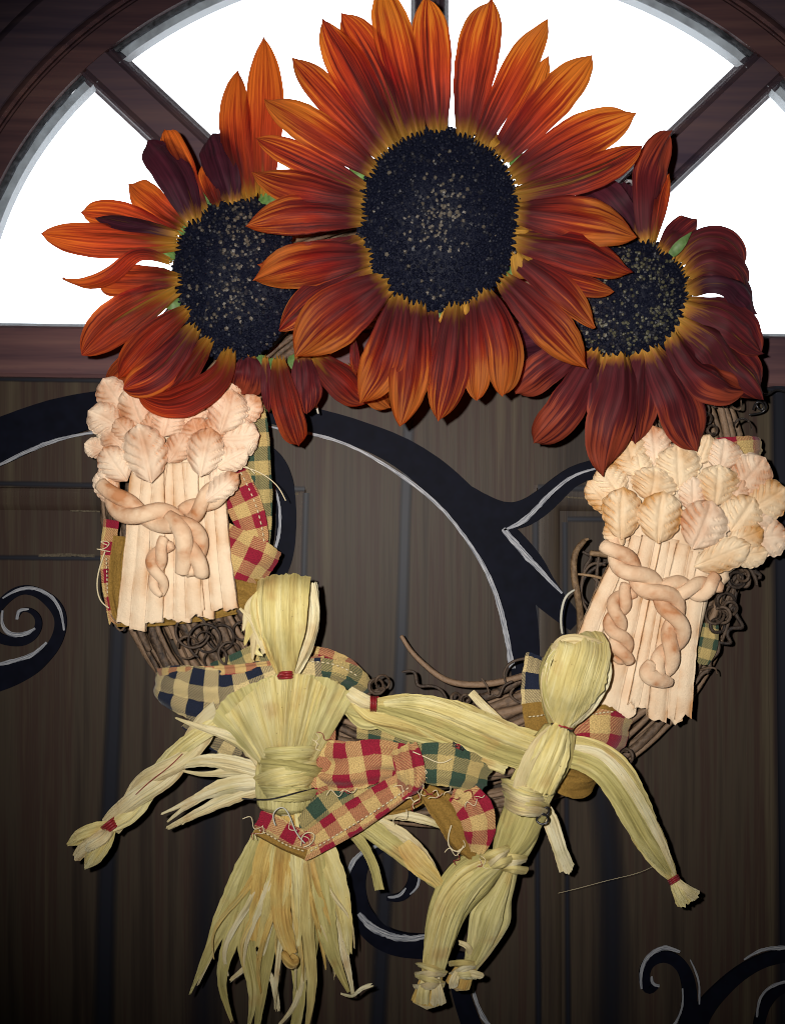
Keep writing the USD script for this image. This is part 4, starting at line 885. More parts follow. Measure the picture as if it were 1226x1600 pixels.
LL = [((1021, 696), 95, 64, 56, 0), ((1100, 702), 70, 50, 40, 0), ((986, 712), 105, 70, 60, 1), ((1128, 710), 80, 52, 62, 0), ((940, 778), 130, 70, 50, 0), ((955, 752), 125, 62, 56, 1), ((1171, 742), 48, 74, 68, 1), ((1198, 780), 30, 70, 68, 2), ((1060, 728), 92, 68, 76, 2), ((1198, 842), 8, 68, 64, 1),
      ((1019, 756), 80, 56, 76, 3), ((1120, 758), 85, 66, 72, 3), ((1082, 772), 90, 56, 52, 3), ((972, 802), 88, 84, 66, 4), ((1032, 808), 84, 84, 72, 5), ((1048, 720), 70, 44, 36, 1), ((1070, 700), 100, 44, 40, 0), ((1000, 730), 100, 46, 40, 2), ((1150, 770), 60, 50, 44, 2), ((1140, 800), 50, 46, 40, 4), ((960, 836), 120, 46, 34, 3), ((1185, 812), 30, 50, 46, 2), ((1170, 868), 10, 60, 44, 3), ((1160, 804), 55, 66, 72, 3), ((1097, 820), 68, 82, 80, 5), ((1165, 838), 20, 60, 48, 4), ((1128, 868), 22, 96, 54, 5)]
for i, (c, a, l, w, z) in enumerate(LL):
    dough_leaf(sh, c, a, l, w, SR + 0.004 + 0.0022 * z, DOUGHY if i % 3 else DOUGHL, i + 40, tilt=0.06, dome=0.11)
R2 = SR + 0.013
braid(sh, [(950, 846, R2 - .001), (975, 880, R2 + .002), (1010, 912, R2 + .003), (1045, 942, R2 + .004), (1056, 980, R2 + .003), (1044, 1020, R2 + .001), (1028, 1056, R2)], 11, 2.7, 0.4, off=1.0)
braid(sh, [(1034, 914, R2 - .002), (1065, 920, R2 + .001), (1095, 920, R2 + .001), (1122, 908, R2)], 9.5, 1.3, 0.9, off=1.0)
braid(sh, [(984, 920, R2 - .003), (964, 950, R2 - .001), (962, 985, R2), (972, 1012, R2), (974, 1034, R2 - .001)], 9, 1.9, 0.3, off=1.05)
dough_rope(sh, [(1018, 1036, R2 + .004), (1012, 1052, R2 + .006), (1028, 1062, R2 + .005), (1048, 1066, R2 + .001)], [8, 13, 11, 6], R2)

# ------------------------------------------------------------------ corn husk dolls
def husk(th, name, path, w, d=0.08, m=None, parent=None, label=None, **k):
    o = dict(nu=23, nv=34, arch=0.14, fold=0.20, foldf=3.0, rough=0.09, ragged=5, thick=0.0004, fine=0.07)
    o.update(k)
    return th.part(name, strip(path, w, d, **o), m or HUSK, parent=parent, label=label)
def pod(th, name, path, r, d=0.08, m=None, **k):
    o = dict(ns=48, nv=34, flat=0.6, pleat=0.26, pleatf=5.0)
    o.update(k)
    return th.part(name, tube(path, r, d, **o), m or HUSK)
def tie(th, c, ang, w, d, m=REDT, turns=3, r=1.5, depth=0.010, name='thread_tie'):
    """A few turns of thread round a gathered place, as one coil."""
    a = math.radians(ang); px, py = math.cos(a), -math.sin(a)
    pts = []
    n = 16 * turns
    cw = W(c[0], c[1], d)
    for k in range(n + 1):
        q = k / 16 * 2 * math.pi
        o = (k / n - 0.5) * 2.1 * r * turns
        p = W(c[0] + px * w / 2 * math.cos(q) - py * o, c[1] + py * w / 2 * math.cos(q) + px * o, d + depth * math.sin(q))
        pts.append(p)
    return th.part(name, tube(pts, r, ns=6, nv=n * 2, world=True), m)

GD = 0.085
girl = Thing('corn_husk_doll', 'yellow corn husk doll with a fringed husk skirt and twisted arm, on the left', 'doll', W(445, 1600, GD), 'two corn husk dolls at the bottom of the wreath')
# skirt, back to front
SK = [('G', [(440, 1262, .078), (395, 1340, .08), (362, 1410, .08), (325, 1490, .078), (297, 1553, .074)], [36, 44, 42, 20, 3], 1),
      ('P', [(400, 1330, .076), (362, 1420, .077), (335, 1480, .076), (309, 1540, .073)], [20, 20, 12, 3], 2),
      ('G', [(430, 1270, .082), (398, 1360, .084), (368, 1450, .084), (347, 1530, .082), (362, 1597, .078)], [30, 42, 34, 20, 4], 3),
      ('G', [(425, 1290, .08), (396, 1400, .083), (386, 1480, .083), (396, 1545, .082), (389, 1602, .078)], [26, 36, 36, 22, 6], 4),
      ('P', [(412, 1390, .076), (372, 1470, .074), (366, 1488, .073)], [14, 10, 4], 5),
      ('P', [(404, 1488, .074), (385, 1510, .074), (362, 1530, .073)], [10, 9, 7], 6),
      ('O', [(440, 1268, .087), (415, 1330, .09), (402, 1400, .09), (397, 1470, .088)], [24, 34, 26, 20], 7),
      ('H', [(444, 1270, .089), (432, 1340, .092), (418, 1420, .091), (404, 1480, .088)], [20, 26, 20, 12], 8),
      ('P', [(438, 1300, .085), (432, 1380, .087), (420, 1450, .086), (409, 1494, .084)], [16, 18, 14, 9], 9),
      ('G', [(446, 1300, .08), (432, 1420, .082), (418, 1500, .082), (400, 1612, .078)], [26, 26, 20, 10], 10),
      ('P', [(402, 1500, .075), (420, 1520, .075), (430, 1550, .076), (434, 1578, .075)], [8, 9, 10, 8], 11),
      ('O', [(452, 1268, .093), (442, 1350, .096), (440, 1430, .096), (455, 1492, .097)], [24, 36, 34, 22], 12),
      ('G', [(462, 1380, .076), (462, 1480, .078), (468, 1550, .078), (460, 1612, .076)], [30, 28, 24, 18], 13),
      ('P', [(470, 1480, .077), (470, 1540, .079), (455, 1580, .078), (436, 1602, .076)], [8, 12, 10, 4], 14),
      ('H', [(456, 1268, .092), (464, 1350, .095), (466, 1420, .094), (465, 1478, .092)], [22, 30, 22, 10], 15),
      ('H', [(460, 1268, .09), (474, 1370, .094), (482, 1470, .093), (487, 1540, .09), (478, 1612, .085)], [24, 30, 24, 18, 6], 16),
      ('G', [(470, 1280, .082), (485, 1380, .084), (492, 1450, .083), (490, 1510, .081)], [20, 26, 18, 4], 17),
      ('G', [(470, 1266, .088), (492, 1340, .091), (505, 1420, .091), (520, 1490, .089), (545, 1550, .084)], [30, 46, 44, 26, 6], 18),
      ('H', [(478, 1266, .086), (515, 1350, .089), (538, 1430, .089), (546, 1490, .086)], [30, 44, 30, 8], 19),
      ('P', [(522, 1420, .083), (535, 1480, .083), (545, 1520, .082), (551, 1552, .08)], [28, 22, 12, 6], 20),
      ('P', [(532, 1553, .078), (552, 1556, .082), (564, 1546, .084), (578, 1540, .083)], [4, 8, 8, 6], 21)]
MM = {'G': HUSKG, 'P': HUSKP, 'O': HUSKO, 'H': HUSK}
for mm, pth, w, sd in SK:
    husk(girl, 'skirt_strand', pth, np.array(w) * 0.84, m=MM[mm], seed=sd, ragged=8, wobble=4, rough=0.16, arch=0.08, fold=0.14)
r_ = np.random.RandomState(21)
for k in range(3, 30, 2):   # thin torn shreds between the broad strands
    u = (k + r_.rand()) / 30
    x0, x1 = 420 + 60 * u, 318 + 232 * u + r_.uniform(-12, 12); y1 = 1470 + 120 * math.sin(u * 3.0) * r_.uniform(0.3, 1.0)
    husk(girl, 'skirt_shred', [(x0, 1290, .086), (x0 * .55 + x1 * .45 + r_.uniform(-5, 5), 1290 * .5 + y1 * .5, .088 + .008 * r_.rand()), (x1 + r_.uniform(-3, 3), y1 - 40, .089), (x1 + r_.uniform(-7, 7), y1, .084)], [9, r_.uniform(6, 13), r_.uniform(5, 9), 2], m=(HUSK, HUSKP, HUSKG, HUSKO)[k % 4], seed=300 + k, ragged=4, rough=0.25, nu=9, wobble=5)
# curled end of the middle strand
girl.part('skirt_curl', tube([(444, 1490, .098), (448, 1500, .105), (456, 1508, .104), (462, 1500, .1), (455, 1493, .099)], [4, 6, 6, 5, 3], ns=10, nv=24, pleat=0.3), HUSKO)
# frills at the waist
FR = [('P', [(420, 1205, .088), (378, 1160, .09), (335, 1143, .092), (300, 1132, .092), (275, 1122, .09)], [22, 24, 18, 10, 3]), ('P', [(420, 1210, .086), (360, 1193, .088), (310, 1190, .088), (270, 1203, .085)], [22, 26, 18, 4]),
      ('P', [(420, 1212, .083), (370, 1206, .084), (318, 1210, .084), (282, 1204, .082)], [18, 18, 9, 3]),
      ('P', [(420, 1222, .086), (362, 1226, .088), (305, 1248, .086), (253, 1272, .082)], [26, 26, 12, 3]), ('P', [(335, 1236, .085), (318, 1246, .086), (290, 1262, .085), (262, 1284, .081)], [8, 9, 7, 3]),
      ('P', [(420, 1230, .084), (360, 1246, .085), (310, 1270, .084), (262, 1294, .08)], [20, 22, 14, 6]), ('P', [(326, 1262, .082), (305, 1270, .083), (285, 1288, .081)], [5, 6, 3])]
for i, (mm, pth, w) in enumerate(FR): husk(girl, 'waist_frill', pth, w, m=MM[mm], seed=40 + i, ragged=4, rough=0.2, arch=0.22)
FR = [('G', [(490, 1240, .078), (545, 1272, .084), (592, 1306, .088), (640, 1345, .088), (697, 1398, .084)], [36, 34, 30, 24, 3]), ('P', [(500, 1240, .076), (570, 1278, .082), (635, 1312, .086), (668, 1350, .084), (684, 1378, .082)], [26, 26, 22, 20, 14]),
      ('P', [(540, 1262, .074), (600, 1272, .08), (650, 1278, .08), (700, 1297, .076)], [22, 16, 14, 4]), ('G', [(520, 1270, .078), (560, 1312, .084), (580, 1345, .084), (592, 1390, .082)], [16, 18, 14, 14]),
      ('O', [(630, 1318, .09), (650, 1345, .092), (675, 1370, .09), (702, 1402, .086)], [20, 34, 20, 3])]
for i, (mm, pth, w) in enumerate(FR): husk(girl, 'waist_frill', pth, w, m=MM[mm], seed=50 + i, ragged=5, rough=0.14)
# bodice
def fan(th, name, root, edge, d0, d1, m, seed, rootw=40):
    """A fan of husk from a gathered root to a wide free edge (edge: points from one end to the other)."""
    r = np.random.RandomState(seed)
    nu, nv = 41, 26
    E = spline(np.array([(*e, 0) for e in edge], float), nu)[:, :2]
    k = np.linspace(-1, 1, nu)
    ed = E[-1] - E[0]; ed = ed / np.hypot(*ed)
    R = np.array(root)[None] + ed[None] * (k * rootw / 2)[:, None]
    t = np.linspace(0, 1, nv) ** 0.85
    off = r.rand(3) * 30
    fold = meshkit.fbm(np.stack([k * 6 + off[0], k * 0, k * 0], -1), 3) - 0.5
    P = np.zeros((nv, nu, 3)); U = np.zeros((nv, nu, 2))
    for i, q in enumerate(t):
        for j in range(nu):
            ej = E[j] + (E[j] - R[j]) * 0.025 * (meshkit.noise(np.array([j * 0.9 + off[1], 0, 0])) - 0.5)
            p = R[j] * (1 - q) + ej * q
            d = d0 + (d1 - d0) * q + 0.010 * math.sin(q * math.pi) * (1 - k[j] ** 2) + 0.007 * fold[j] * (0.4 + q)
            P[i, j] = W(p[0], p[1], d); U[i, j] = (k[j] * 0.05 + off[2] * 0.01, q * 0.08)
    v = P.reshape(-1, 3); f = grid_faces(nv, nu, True)
    th.part(name, (v, f, U.reshape(-1, 2)), m)
fan(girl, 'bodice_fold', (436, 1198), [(332, 1128), (345, 1098), (385, 1072), (442, 1050)], 0.092, 0.089, HUSKG, 1, 36)
fan(girl, 'bodice_fold', (432, 1200), [(352, 1118), (388, 1085), (418, 1062), (450, 1052)], 0.096, 0.096, HUSK, 3, 34)
fan(girl, 'bodice_fold', (462, 1198), [(440, 1052), (490, 1056), (536, 1072), (552, 1092)], 0.096, 0.092, HUSKG, 2, 46)
fan(girl, 'bodice_fold', (452, 1198), [(436, 1054), (462, 1052), (490, 1060), (514, 1078)], 0.100, 0.099, HUSK, 4, 34)
pod(girl, 'waist', [(448, 1170), (448, 1210), (446, 1262)], [36, 40, 36], 0.088, HUSKG, flat=0.55)
for i, (y0, y1, w) in enumerate(((1188, 1182, 34), (1204, 1216, 40), (1230, 1208, 40), (1238, 1244, 22))):
    husk(girl, 'waist_wrap', [(409, y0, .093), (428, y0 + (y1 - y0) * .3, .108), (448, (y0 + y1) / 2, .112), (470, y0 + (y1 - y0) * .7, .108), (491, y1, .093)], w, m=HUSKG if i != 2 else HUSK, seed=60 + i, ragged=0, arch=0.03, fold=0.08)
girl.part('thread_tie', tube([(378, 1248, .094), (410, 1250, .1), (445, 1244, .115), (490, 1232, .1)], 1.2, ns=5, nv=30), BLKT)
# head
pod(girl, 'head', [(446, 1062), (444, 1030), (446, 985), (448, 935), (450, 912)], [12, 18, 38, 38, 28], 0.092, HUSK, flat=0.6, pleat=0.2)
husk(girl, 'face_husk', [(447, 1056, .100), (444, 1020, .112), (442, 970, .122), (442, 922, .118), (444, 904, .106)], [22, 42, 64, 74, 78], m=HUSK, seed=70, arch=0.10, fold=0.16, ragged=4, rough=0.02)
husk(girl, 'head_husk', [(458, 1056, .094), (478, 1010, .098), (488, 960, .1), (484, 912, .096)], [12, 24, 28, 22], m=HUSKP, seed=71, twist=[-10, -30, -30, -20], arch=0.25)
husk(girl, 'head_husk', [(436, 1052, .096), (424, 1010, .1), (414, 960, .102), (412, 922, .098)], [10, 26, 30, 20], m=HUSKO, seed=72, twist=25)
for i, pth in enumerate(([(410, 1000), (400, 965), (396, 940), (408, 918)], [(416, 1020), (402, 985), (392, 968), (376, 952)], [(412, 960), (398, 968), (388, 990), (382, 1008)], [(410, 970), (400, 985), (396, 1010), (394, 1030)], [(418, 990), (404, 1000), (400, 1018), (410, 1024)], [(405, 930), (392, 945), (386, 960), (380, 985)])):
    husk(girl, 'head_fray', pth, [12, 15, 10, 3], 0.096 - 0.001 * i, m=HUSKP if i % 2 else HUSK, seed=80 + i, ragged=6, nu=7, nv=20, rough=0.2)
tie(girl, (447, 1056), 0, 24, 0.094, turns=3, r=2.0, depth=0.012)
girl.part('thread_end', tube([(446, 1056, .107), (437, 1054, .108), (434, 1058, .107)], 1.5, ns=5, nv=14), REDT)
# left arm: twisted husk, tie, open hand
TW = [(345, 1112), (310, 1150), (270, 1195), (225, 1235), (198, 1268), (172, 1292)]
for i in range(3):
    pth = []
    for k, p in enumerate(spline(np.array([(*p, 0) for p in TW], float), 16)):
        q = k / 15 * 2 * math.pi * 1.25 + i * 2 * math.pi / 3
        pth.append((p[0] + 9 * math.cos(q) * 0.75, p[1] + 9 * math.cos(q) * 0.7, 0.082 + 0.006 * math.sin(q)))
    husk(girl, 'arm_strand', pth, [30, 24, 26, 28, 26, 18], m=(HUSK, HUSKP, HUSKP)[i], seed=90 + i, nv=48, ragged=0, arch=0.25, fold=0.12)
girl.part('arm_thread', tube([(285, 1178, .093), (262, 1200, .094), (236, 1220, .094), (212, 1242, .093)], 0.6, ns=5), REDT)
tie(girl, (172, 1292), 35, 28, 0.082, turns=4, r=1.9, depth=0.010)
for i, (pth, w) in enumerate((([(172, 1292, .082), (145, 1300, .086), (122, 1310, .085), (106, 1320, .082)], [16, 26, 22, 4]), ([(170, 1294, .084), (150, 1312, .09), (132, 1326, .088), (120, 1340, .084)], [16, 20, 20, 14]), ([(174, 1294, .083), (160, 1318, .09), (145, 1340, .088), (134, 1356, .084)], [14, 28, 26, 5]), ([(172, 1294, .086), (160, 1310, .096), (142, 1322, .098), (136, 1330, .094)], [12, 18, 16, 8]))):
    husk(girl, 'hand_strand', pth, w, m=HUSKP if i % 2 else HUSK, seed=95 + i, arch=0.3, ragged=6)
# right arm, laid under the other doll's arm
for i, (pth, w) in enumerate((([(530, 1094, .086), (570, 1112, .089), (615, 1135, .09), (665, 1152, .09), (715, 1167, .09)], [36, 30, 28, 28, 16]), ([(545, 1085, .088), (580, 1120, .093), (620, 1128, .096), (668, 1146, .093), (715, 1166, .091)], [22, 20, 26, 18, 12]), ([(540, 1100, .087), (575, 1128, .088), (610, 1120, .092), (650, 1135, .094), (690, 1162, .09)], [20, 26, 18, 18, 8]))):
    husk(girl, 'arm_strand', pth, w, m=(HUSKG, HUSK, HUSKG)[i], seed=100 + i, ragged=0)
tie(girl, (711, 1165), 72, 18, 0.09, m=BLKT, turns=2, r=1.8, depth=0.008)
tie(girl, (716, 1167), 72, 18, 0.09, m=REDT, turns=2, r=1.8, depth=0.008)
tie(girl, (722, 1169), 72, 18, 0.09, m=BLKT, turns=2, r=1.8, depth=0.008)
husk(girl, 'hand_strand', [(718, 1168, .09), (745, 1178, .093), (770, 1188, .093), (791, 1196, .09)], [16, 24, 28, 28], m=HUSK, seed=110, ragged=5)
husk(girl, 'hand_strand', [(718, 1166, .092), (740, 1170, .095), (765, 1180, .094), (780, 1186, .091)], [10, 12, 10, 4], m=HUSKP, seed=111, ragged=3)

BD = 0.09
boy = Thing('corn_husk_doll', 'yellow corn husk doll with two tied legs and arms spread wide, on the right', 'doll', W(690, 1565, BD), 'two corn husk dolls at the bottom of the wreath')
# legs
pod(boy, 'leg', [(822, 1262), (800, 1312), (782, 1340)], [30, 27, 14], 0.086, HUSKG, pleat=0.2)
pod(boy, 'leg', [(782, 1340), (732, 1374), (703, 1416), (689, 1462), (676, 1524)], [13, 31, 27, 21, 13], 0.086, HUSKG, flat=0.6, pleat=0.26)
husk(boy, 'leg_husk', [(768, 1350, .094), (717, 1382, .104), (692, 1422, .103), (679, 1466, .1), (668, 1520, .094)], [14, 34, 30, 26, 18], m=HUSK, seed=120, ragged=2)
husk(boy, 'leg_husk', [(780, 1350, .094), (740, 1380, .103), (714, 1420, .102), (698, 1466, .099), (686, 1522, .093)], [14, 28, 26, 22, 13], m=HUSKG, seed=121, ragged=2)
pod(boy, 'foot', [(676, 1520), (671, 1545), (668, 1566)], [14, 17, 22], 0.086, HUSKO, pleat=0.3)
husk(boy, 'foot_husk', [(668, 1528, .094), (662, 1546, .099), (660, 1568, .096)], [14, 18, 20], m=HUSK, seed=122, ragged=5)
husk(boy, 'foot_husk', [(680, 1528, .094), (683, 1548, .098), (684, 1568, .094)], [12, 18, 24], m=HUSKP, seed=123, ragged=5)
pod(boy, 'leg', [(826, 1262), (815, 1312), (798, 1350)], [22, 20, 13], 0.078, HUSKG)
pod(boy, 'leg', [(798, 1350), (790, 1378), (773, 1416), (757, 1460), (734, 1514)], [11, 16, 28, 20, 10], 0.078, HUSKG, flat=0.6, pleat=0.24)
husk(boy, 'leg_husk', [(797, 1360, .085), (784, 1395, .093), (771, 1425, .096), (758, 1465, .092), (740, 1506, .085)], [10, 20, 34, 26, 12], m=HUSKG, seed=124, ragged=2)
pod(boy, 'foot', [(732, 1508), (722, 1525), (716, 1540)], [12, 15, 18], 0.08, HUSKO, pleat=0.3)
def knot(c, ang, w, n, d, sd, m=HUSKP, wd=13):
    a = math.radians(ang); px, py = math.cos(a), -math.sin(a)
    for k in range(n):
        o = (k - (n - 1) / 2) * 9; sl = (-1) ** k * 4
        q = lambda u: (c[0] + px * w / 2 * u - py * (o + sl * u), c[1] + py * w / 2 * u + px * (o + sl * u))
        husk(boy, 'knot_wrap', [(*q(-1), d + .002), (*q(-.5), d + .013), (*q(0), d + .0165 + .001 * k), (*q(.5), d + .013), (*q(1), d + .002)], wd, m=m if k % 2 else HUSK, seed=sd + k, ragged=2, nv=20, nu=9, arch=0.25)
knot((778, 1342), 32, 46, 3, 0.086, 130)
knot((672, 1528), -8, 40, 4, 0.084, 135)
knot((800, 1350), 6, 40, 3, 0.078, 140)
knot((725, 1516), 10, 38, 3, 0.076, 145)
husk(boy, 'knot_end', [(788, 1352, .094), (775, 1354, .098), (766, 1356, .096)], [9, 10, 9], m=HUSKP, seed=150, nv=10)
husk(boy, 'knot_end', [(728, 1520, .09), (742, 1523, .094), (752, 1526, .092)], [9, 11, 10], m=HUSKP, seed=151, nv=10)
husk(boy, 'knot_end', [(715, 1520, .09), (709, 1534, .093), (708, 1543, .09)], [10, 14, 12], m=HUSKP, seed=152, nv=10)
husk(boy, 'knot_end', [(735, 1490, .086), (728, 1478, .088), (718, 1474, .086)], [10, 9, 7], m=HUSKP, seed=153, nv=10)
# loose husk end behind the hip
husk(boy, 'hip_husk', [(838, 1245, .076), (860, 1285, .08), (872, 1320, .08), (886, 1358, .077)], [20, 24, 22, 26], m=HUSKP, seed=154, ragged=12)
# arms
husk(boy, 'arm', [(850, 1175, .088), (900, 1176, .09), (950, 1200, .092), (985, 1252, .09), (1012, 1308, .086), (1052, 1374, .078)], [48, 52, 56, 50, 42, 15], m=HUSK, seed=160, nv=50, arch=0.22, ragged=0)
husk(boy, 'arm_husk', [(870, 1182, .094), (925, 1198, .099), (962, 1236, .1), (1000, 1300, .096), (1046, 1366, .082)], [28, 30, 34, 28, 8], m=HUSKG, seed=161, nv=40, ragged=0)
husk(boy, 'arm_husk', [(880, 1172, .094), (935, 1182, .098), (976, 1225, .1), (1018, 1296, .094), (1053, 1368, .081)], [18, 22, 26, 22, 6], m=HUSKP, seed=162, nv=40, ragged=0)
tie(boy, (1053, 1376), 28, 17, 0.078, turns=3, r=1.5, depth=0.007)
husk(boy, 'hand_strand', [(1053, 1376, .078), (1060, 1390, .082), (1070, 1408, .080)], [14, 24, 28], m=HUSK, seed=163, ragged=8, arch=0.3, fold=0.3)
husk(boy, 'hand_strand', [(1055, 1376, .079), (1066, 1386, .083), (1084, 1400, .080)], [12, 16, 22], m=HUSKP, seed=164, ragged=6, arch=0.3)
husk(boy, 'arm', [(850, 1180, .092), (790, 1162, .096), (725, 1132, .102), (670, 1110, .102), (620, 1100, .098), (585, 1102, .094)], [62, 62, 62, 50, 34, 18], m=HUSK, seed=170, nv=50, arch=0.2, ragged=0)
husk(boy, 'arm_husk', [(845, 1196, .1), (770, 1172, .106), (700, 1142, .108), (640, 1120, .104), (590, 1106, .097)], [24, 26, 22, 18, 8], m=HUSKG, seed=171, nv=40, ragged=0, arch=0.2)
husk(boy, 'arm_husk', [(840, 1166, .102), (770, 1140, .108), (700, 1112, .110), (645, 1098, .106), (600, 1100, .099)], [24, 28, 24, 20, 8], m=HUSK, seed=172, nv=40, ragged=0, arch=0.2)
tie(boy, (584, 1100), 85, 22, 0.094, turns=3, r=1.7, depth=0.009)
husk(boy, 'hand_strand', [(584, 1101, .094), (565, 1094, .097), (545, 1082, .094)], [16, 22, 18], m=HUSKP, seed=173, ragged=5)
husk(boy, 'stray_husk', [(736, 1082, .078), (752, 1100, .082), (775, 1122, .084), (792, 1140, .084)], [12, 13, 13, 12], m=HUSKP, seed=174, ragged=3)
# torso
pod(boy, 'torso', [(874, 1140), (856, 1185), (835, 1225), (820, 1262)], [22, 31, 31, 29], 0.096, HUSK, flat=0.6, pleat=0.26)
husk(boy, 'torso_husk', [(878, 1136, .106), (862, 1180, .119), (838, 1232, .116)], [26, 52, 50], m=HUSK, seed=180, ragged=0)
husk(boy, 'torso_husk', [(866, 1140, .106), (838, 1185, .118), (818, 1235, .115)], [18, 36, 34], m=HUSKP, seed=181, ragged=0)
for k, (o, w) in enumerate(((-14, 18), (-4, 20), (6, 20), (14, 16))):
    husk(boy, 'waist_wrap', [(788, 1238 + o, .096), (804, 1248 + o * 1.1, .114), (818, 1253 + o, .119), (836, 1256 + o * .9, .114), (850, 1258 + o, .096)], w, m=HUSKP if k % 2 else HUSK, seed=185 + k, ragged=0, nv=22, arch=0.06)
# head
pod(boy, 'head', [(876, 1138), (884, 1095), (896, 1050), (902, 1012)], [15, 36, 47, 38], 0.094, HUSK, flat=0.6, pleat=0.2)
for k in range(16):
    q = k / 15
    husk(boy, 'corn_silk', [(866 + 8 * q, 1128 - 4 * q, .1), (850 + 10 * q, 1090 - 10 * q, .108), (852 + 6 * q, 1045 - 14 * q, .112), (868 + 14 * q, 1012 - 8 * q, .108)], [3, 7, 8, 5], m=HUSKG if k % 3 else HUSKP, seed=200 + k, nu=5, nv=22, fold=0.2)
husk(boy, 'face_husk', [(878, 1136, .106), (892, 1092, .121), (906, 1045, .126), (914, 1014, .118), (908, 1000, .104)], [22, 56, 82, 80, 66], m=HUSK, seed=220, arch=0.14, fold=0.14, ragged=2)
husk(boy, 'head_husk', [(886, 1136, .1), (916, 1098, .108), (938, 1050, .110), (936, 1010, .104)], [14, 34, 34, 22], m=HUSKP, seed=221, twist=-15, arch=0.22)
husk(boy, 'head_husk', [(868, 1016, .108), (885, 1002, .116), (915, 1004, .118), (946, 1014, .108)], [16, 20, 18, 10], m=HUSKP, seed=222, ragged=3, nv=24)
tie(boy, (877, 1138), -18, 34, 0.095, m=BLKT, turns=2, r=1.5, depth=0.013)
tie(boy, (878, 1136), -18, 33, 0.095, m=REDT, turns=1, r=1.6, depth=0.0135)
boy.part('wire_loop', tube([(838, 1276, .1), (846, 1268, .102), (856, 1262, .102), (856, 1272, .102), (844, 1270, .102), (838, 1262, .102), (832, 1268, .102), (840, 1274, .102), (848, 1272, .103), (856, 1282, .102), (846, 1288, .102), (838, 1282, .101), (844, 1274, .102)], 1.5, ns=6, nv=90), WIRE)

# ------------------------------------------------------------------ gingham ribbons
def cloth(th, name, path, w, d, m, seed=0, **k):
    o = dict(nu=17, nv=40, arch=0.10, fold=0.14, foldf=2.2, rough=0.06, ragged=5, thick=0.0004, uv='check', uvs=40.0, wobble=6)
    o.update(k)
    return th.part(name, strip(path, w, d, seed=seed, **o), m)
def stitches(th, path, d, n=18, m=CREAM):
    C = spline(np.array([(p[0], p[1], p[2] if len(p) > 2 else d) for p in path], float), n * 2 + 1)
    th.part('stitching', join([tube([tuple(C[2 * i]), (*((C[2 * i] + C[2 * i + 1]) / 2)[:2], C[2 * i][2] + 0.0012), tuple(C[2 * i + 1])], 1.0, ns=5, nv=5) for i in range(n)]), m)
def fray(th, pts, d, r=0.8, m=CREAM):
    th.part('loose_thread', tube(pts, r, d, ns=5, nv=30), m)

# left side
rb = Thing('gingham_ribbon', 'red, green and gold patchwork ribbon wrapped behind the left dough sheaf', 'ribbon', W(380, 900, 0.06), 'patchwork ribbons wound round the wreath')
cloth(rb, 'green_patch', [(392, 628, .062), (398, 680, .064), (402, 740, .064), (404, 800, .06), (404, 880, .055)], [40, 44, 44, 40, 26], .06, TEAL, 1, uvs=40)
cloth(rb, 'red_patch', [(350, 728, .068), (372, 770, .070), (392, 815, .068), (404, 880, .06)], [60, 58, 46, 24], .068, RED, 2, uvs=40)
cloth(rb, 'red_patch', [(330, 842, .068), (365, 862, .073), (395, 876, .07), (422, 888, .058)], [66, 72, 70, 60], .07, RED, 3, uvs=40)
cloth(rb, 'gold_patch', [(345, 905, .060), (372, 918, .064), (400, 930, .060), (416, 938, .05)], [60, 66, 56, 40], .06, GOLD, 4, fold=0.4)
stitches(rb, [(376, 738, .072), (396, 780, .073), (410, 830, .07), (414, 860, .066)], .07, 14)
fray(rb, [(370, 728), (395, 734), (418, 746), (435, 762), (446, 782)], .078)
fray(rb, [(368, 728), (380, 728), (392, 734), (398, 740)], .078)
cloth(rb, 'red_edge', [(174, 812, .058), (170, 860, .056), (172, 920, .056), (180, 972, .058)], [26, 24, 22, 18], .056, RED, 5, uvs=40)
cloth(rb, 'gold_edge', [(190, 838, .061), (184, 890, .061), (183, 940, .061), (190, 976, .06)], [24, 28, 26, 20], .06, GOLD, 6, fold=0.35)
cloth(rb, 'gold_edge', [(182, 972, .06), (240, 970, .061), (300, 964, .061), (368, 952, .058)], [16, 18, 18, 16], .06, GOLD, 7, fold=0.3)
stitches(rb, [(166, 872, .062), (167, 900, .062), (168, 930, .062)], .062, 9)
fray(rb, [(164, 862), (155, 890), (152, 920), (160, 942), (170, 950)], .06, 1.1)
fray(rb, [(168, 852), (158, 846), (170, 848), (160, 858), (152, 858), (172, 862)], .06, 0.7)
# navy wrap
rb = Thing('gingham_ribbon', 'navy and cream checked ribbon wrapped over the lower left of the wreath', 'ribbon', W(380, 1110, 0.06), 'patchwork ribbons wound round the wreath')
cloth(rb, 'green_patch', [(330, 1050, .064), (365, 1040, .07), (400, 1025, .068), (440, 1010, .062)], [26, 34, 36, 30], .066, TEAL, 9, uvs=40)
cloth(rb, 'navy_patch', [(246, 1064, .052), (270, 1074, .068), (320, 1086, .076), (380, 1082, .079), (440, 1058, .078), (502, 1048, .076)], [40, 74, 88, 84, 54, 40], .07, BLUE, 8, uvs=46, arch=0.14)
cloth(rb, 'green_end', [(500, 1048, .076), (525, 1052, .074), (552, 1062, .066), (575, 1078, .052)], [40, 40, 38, 16], .07, TEAL, 10, uvs=44, arch=0.2)
cloth(rb, 'red_hem', [(248, 1052, .056), (290, 1050, .074), (340, 1048, .080), (400, 1042, .082), (460, 1034, .079), (505, 1030, .076)], [16, 16, 15, 14, 12, 10], .075, RED, 11, uvs=30)
cloth(rb, 'red_back', [(470, 1020, .056), (500, 1024, .06), (535, 1036, .058), (566, 1054, .05)], [22, 26, 24, 10], .056, RED, 12, uvs=40)
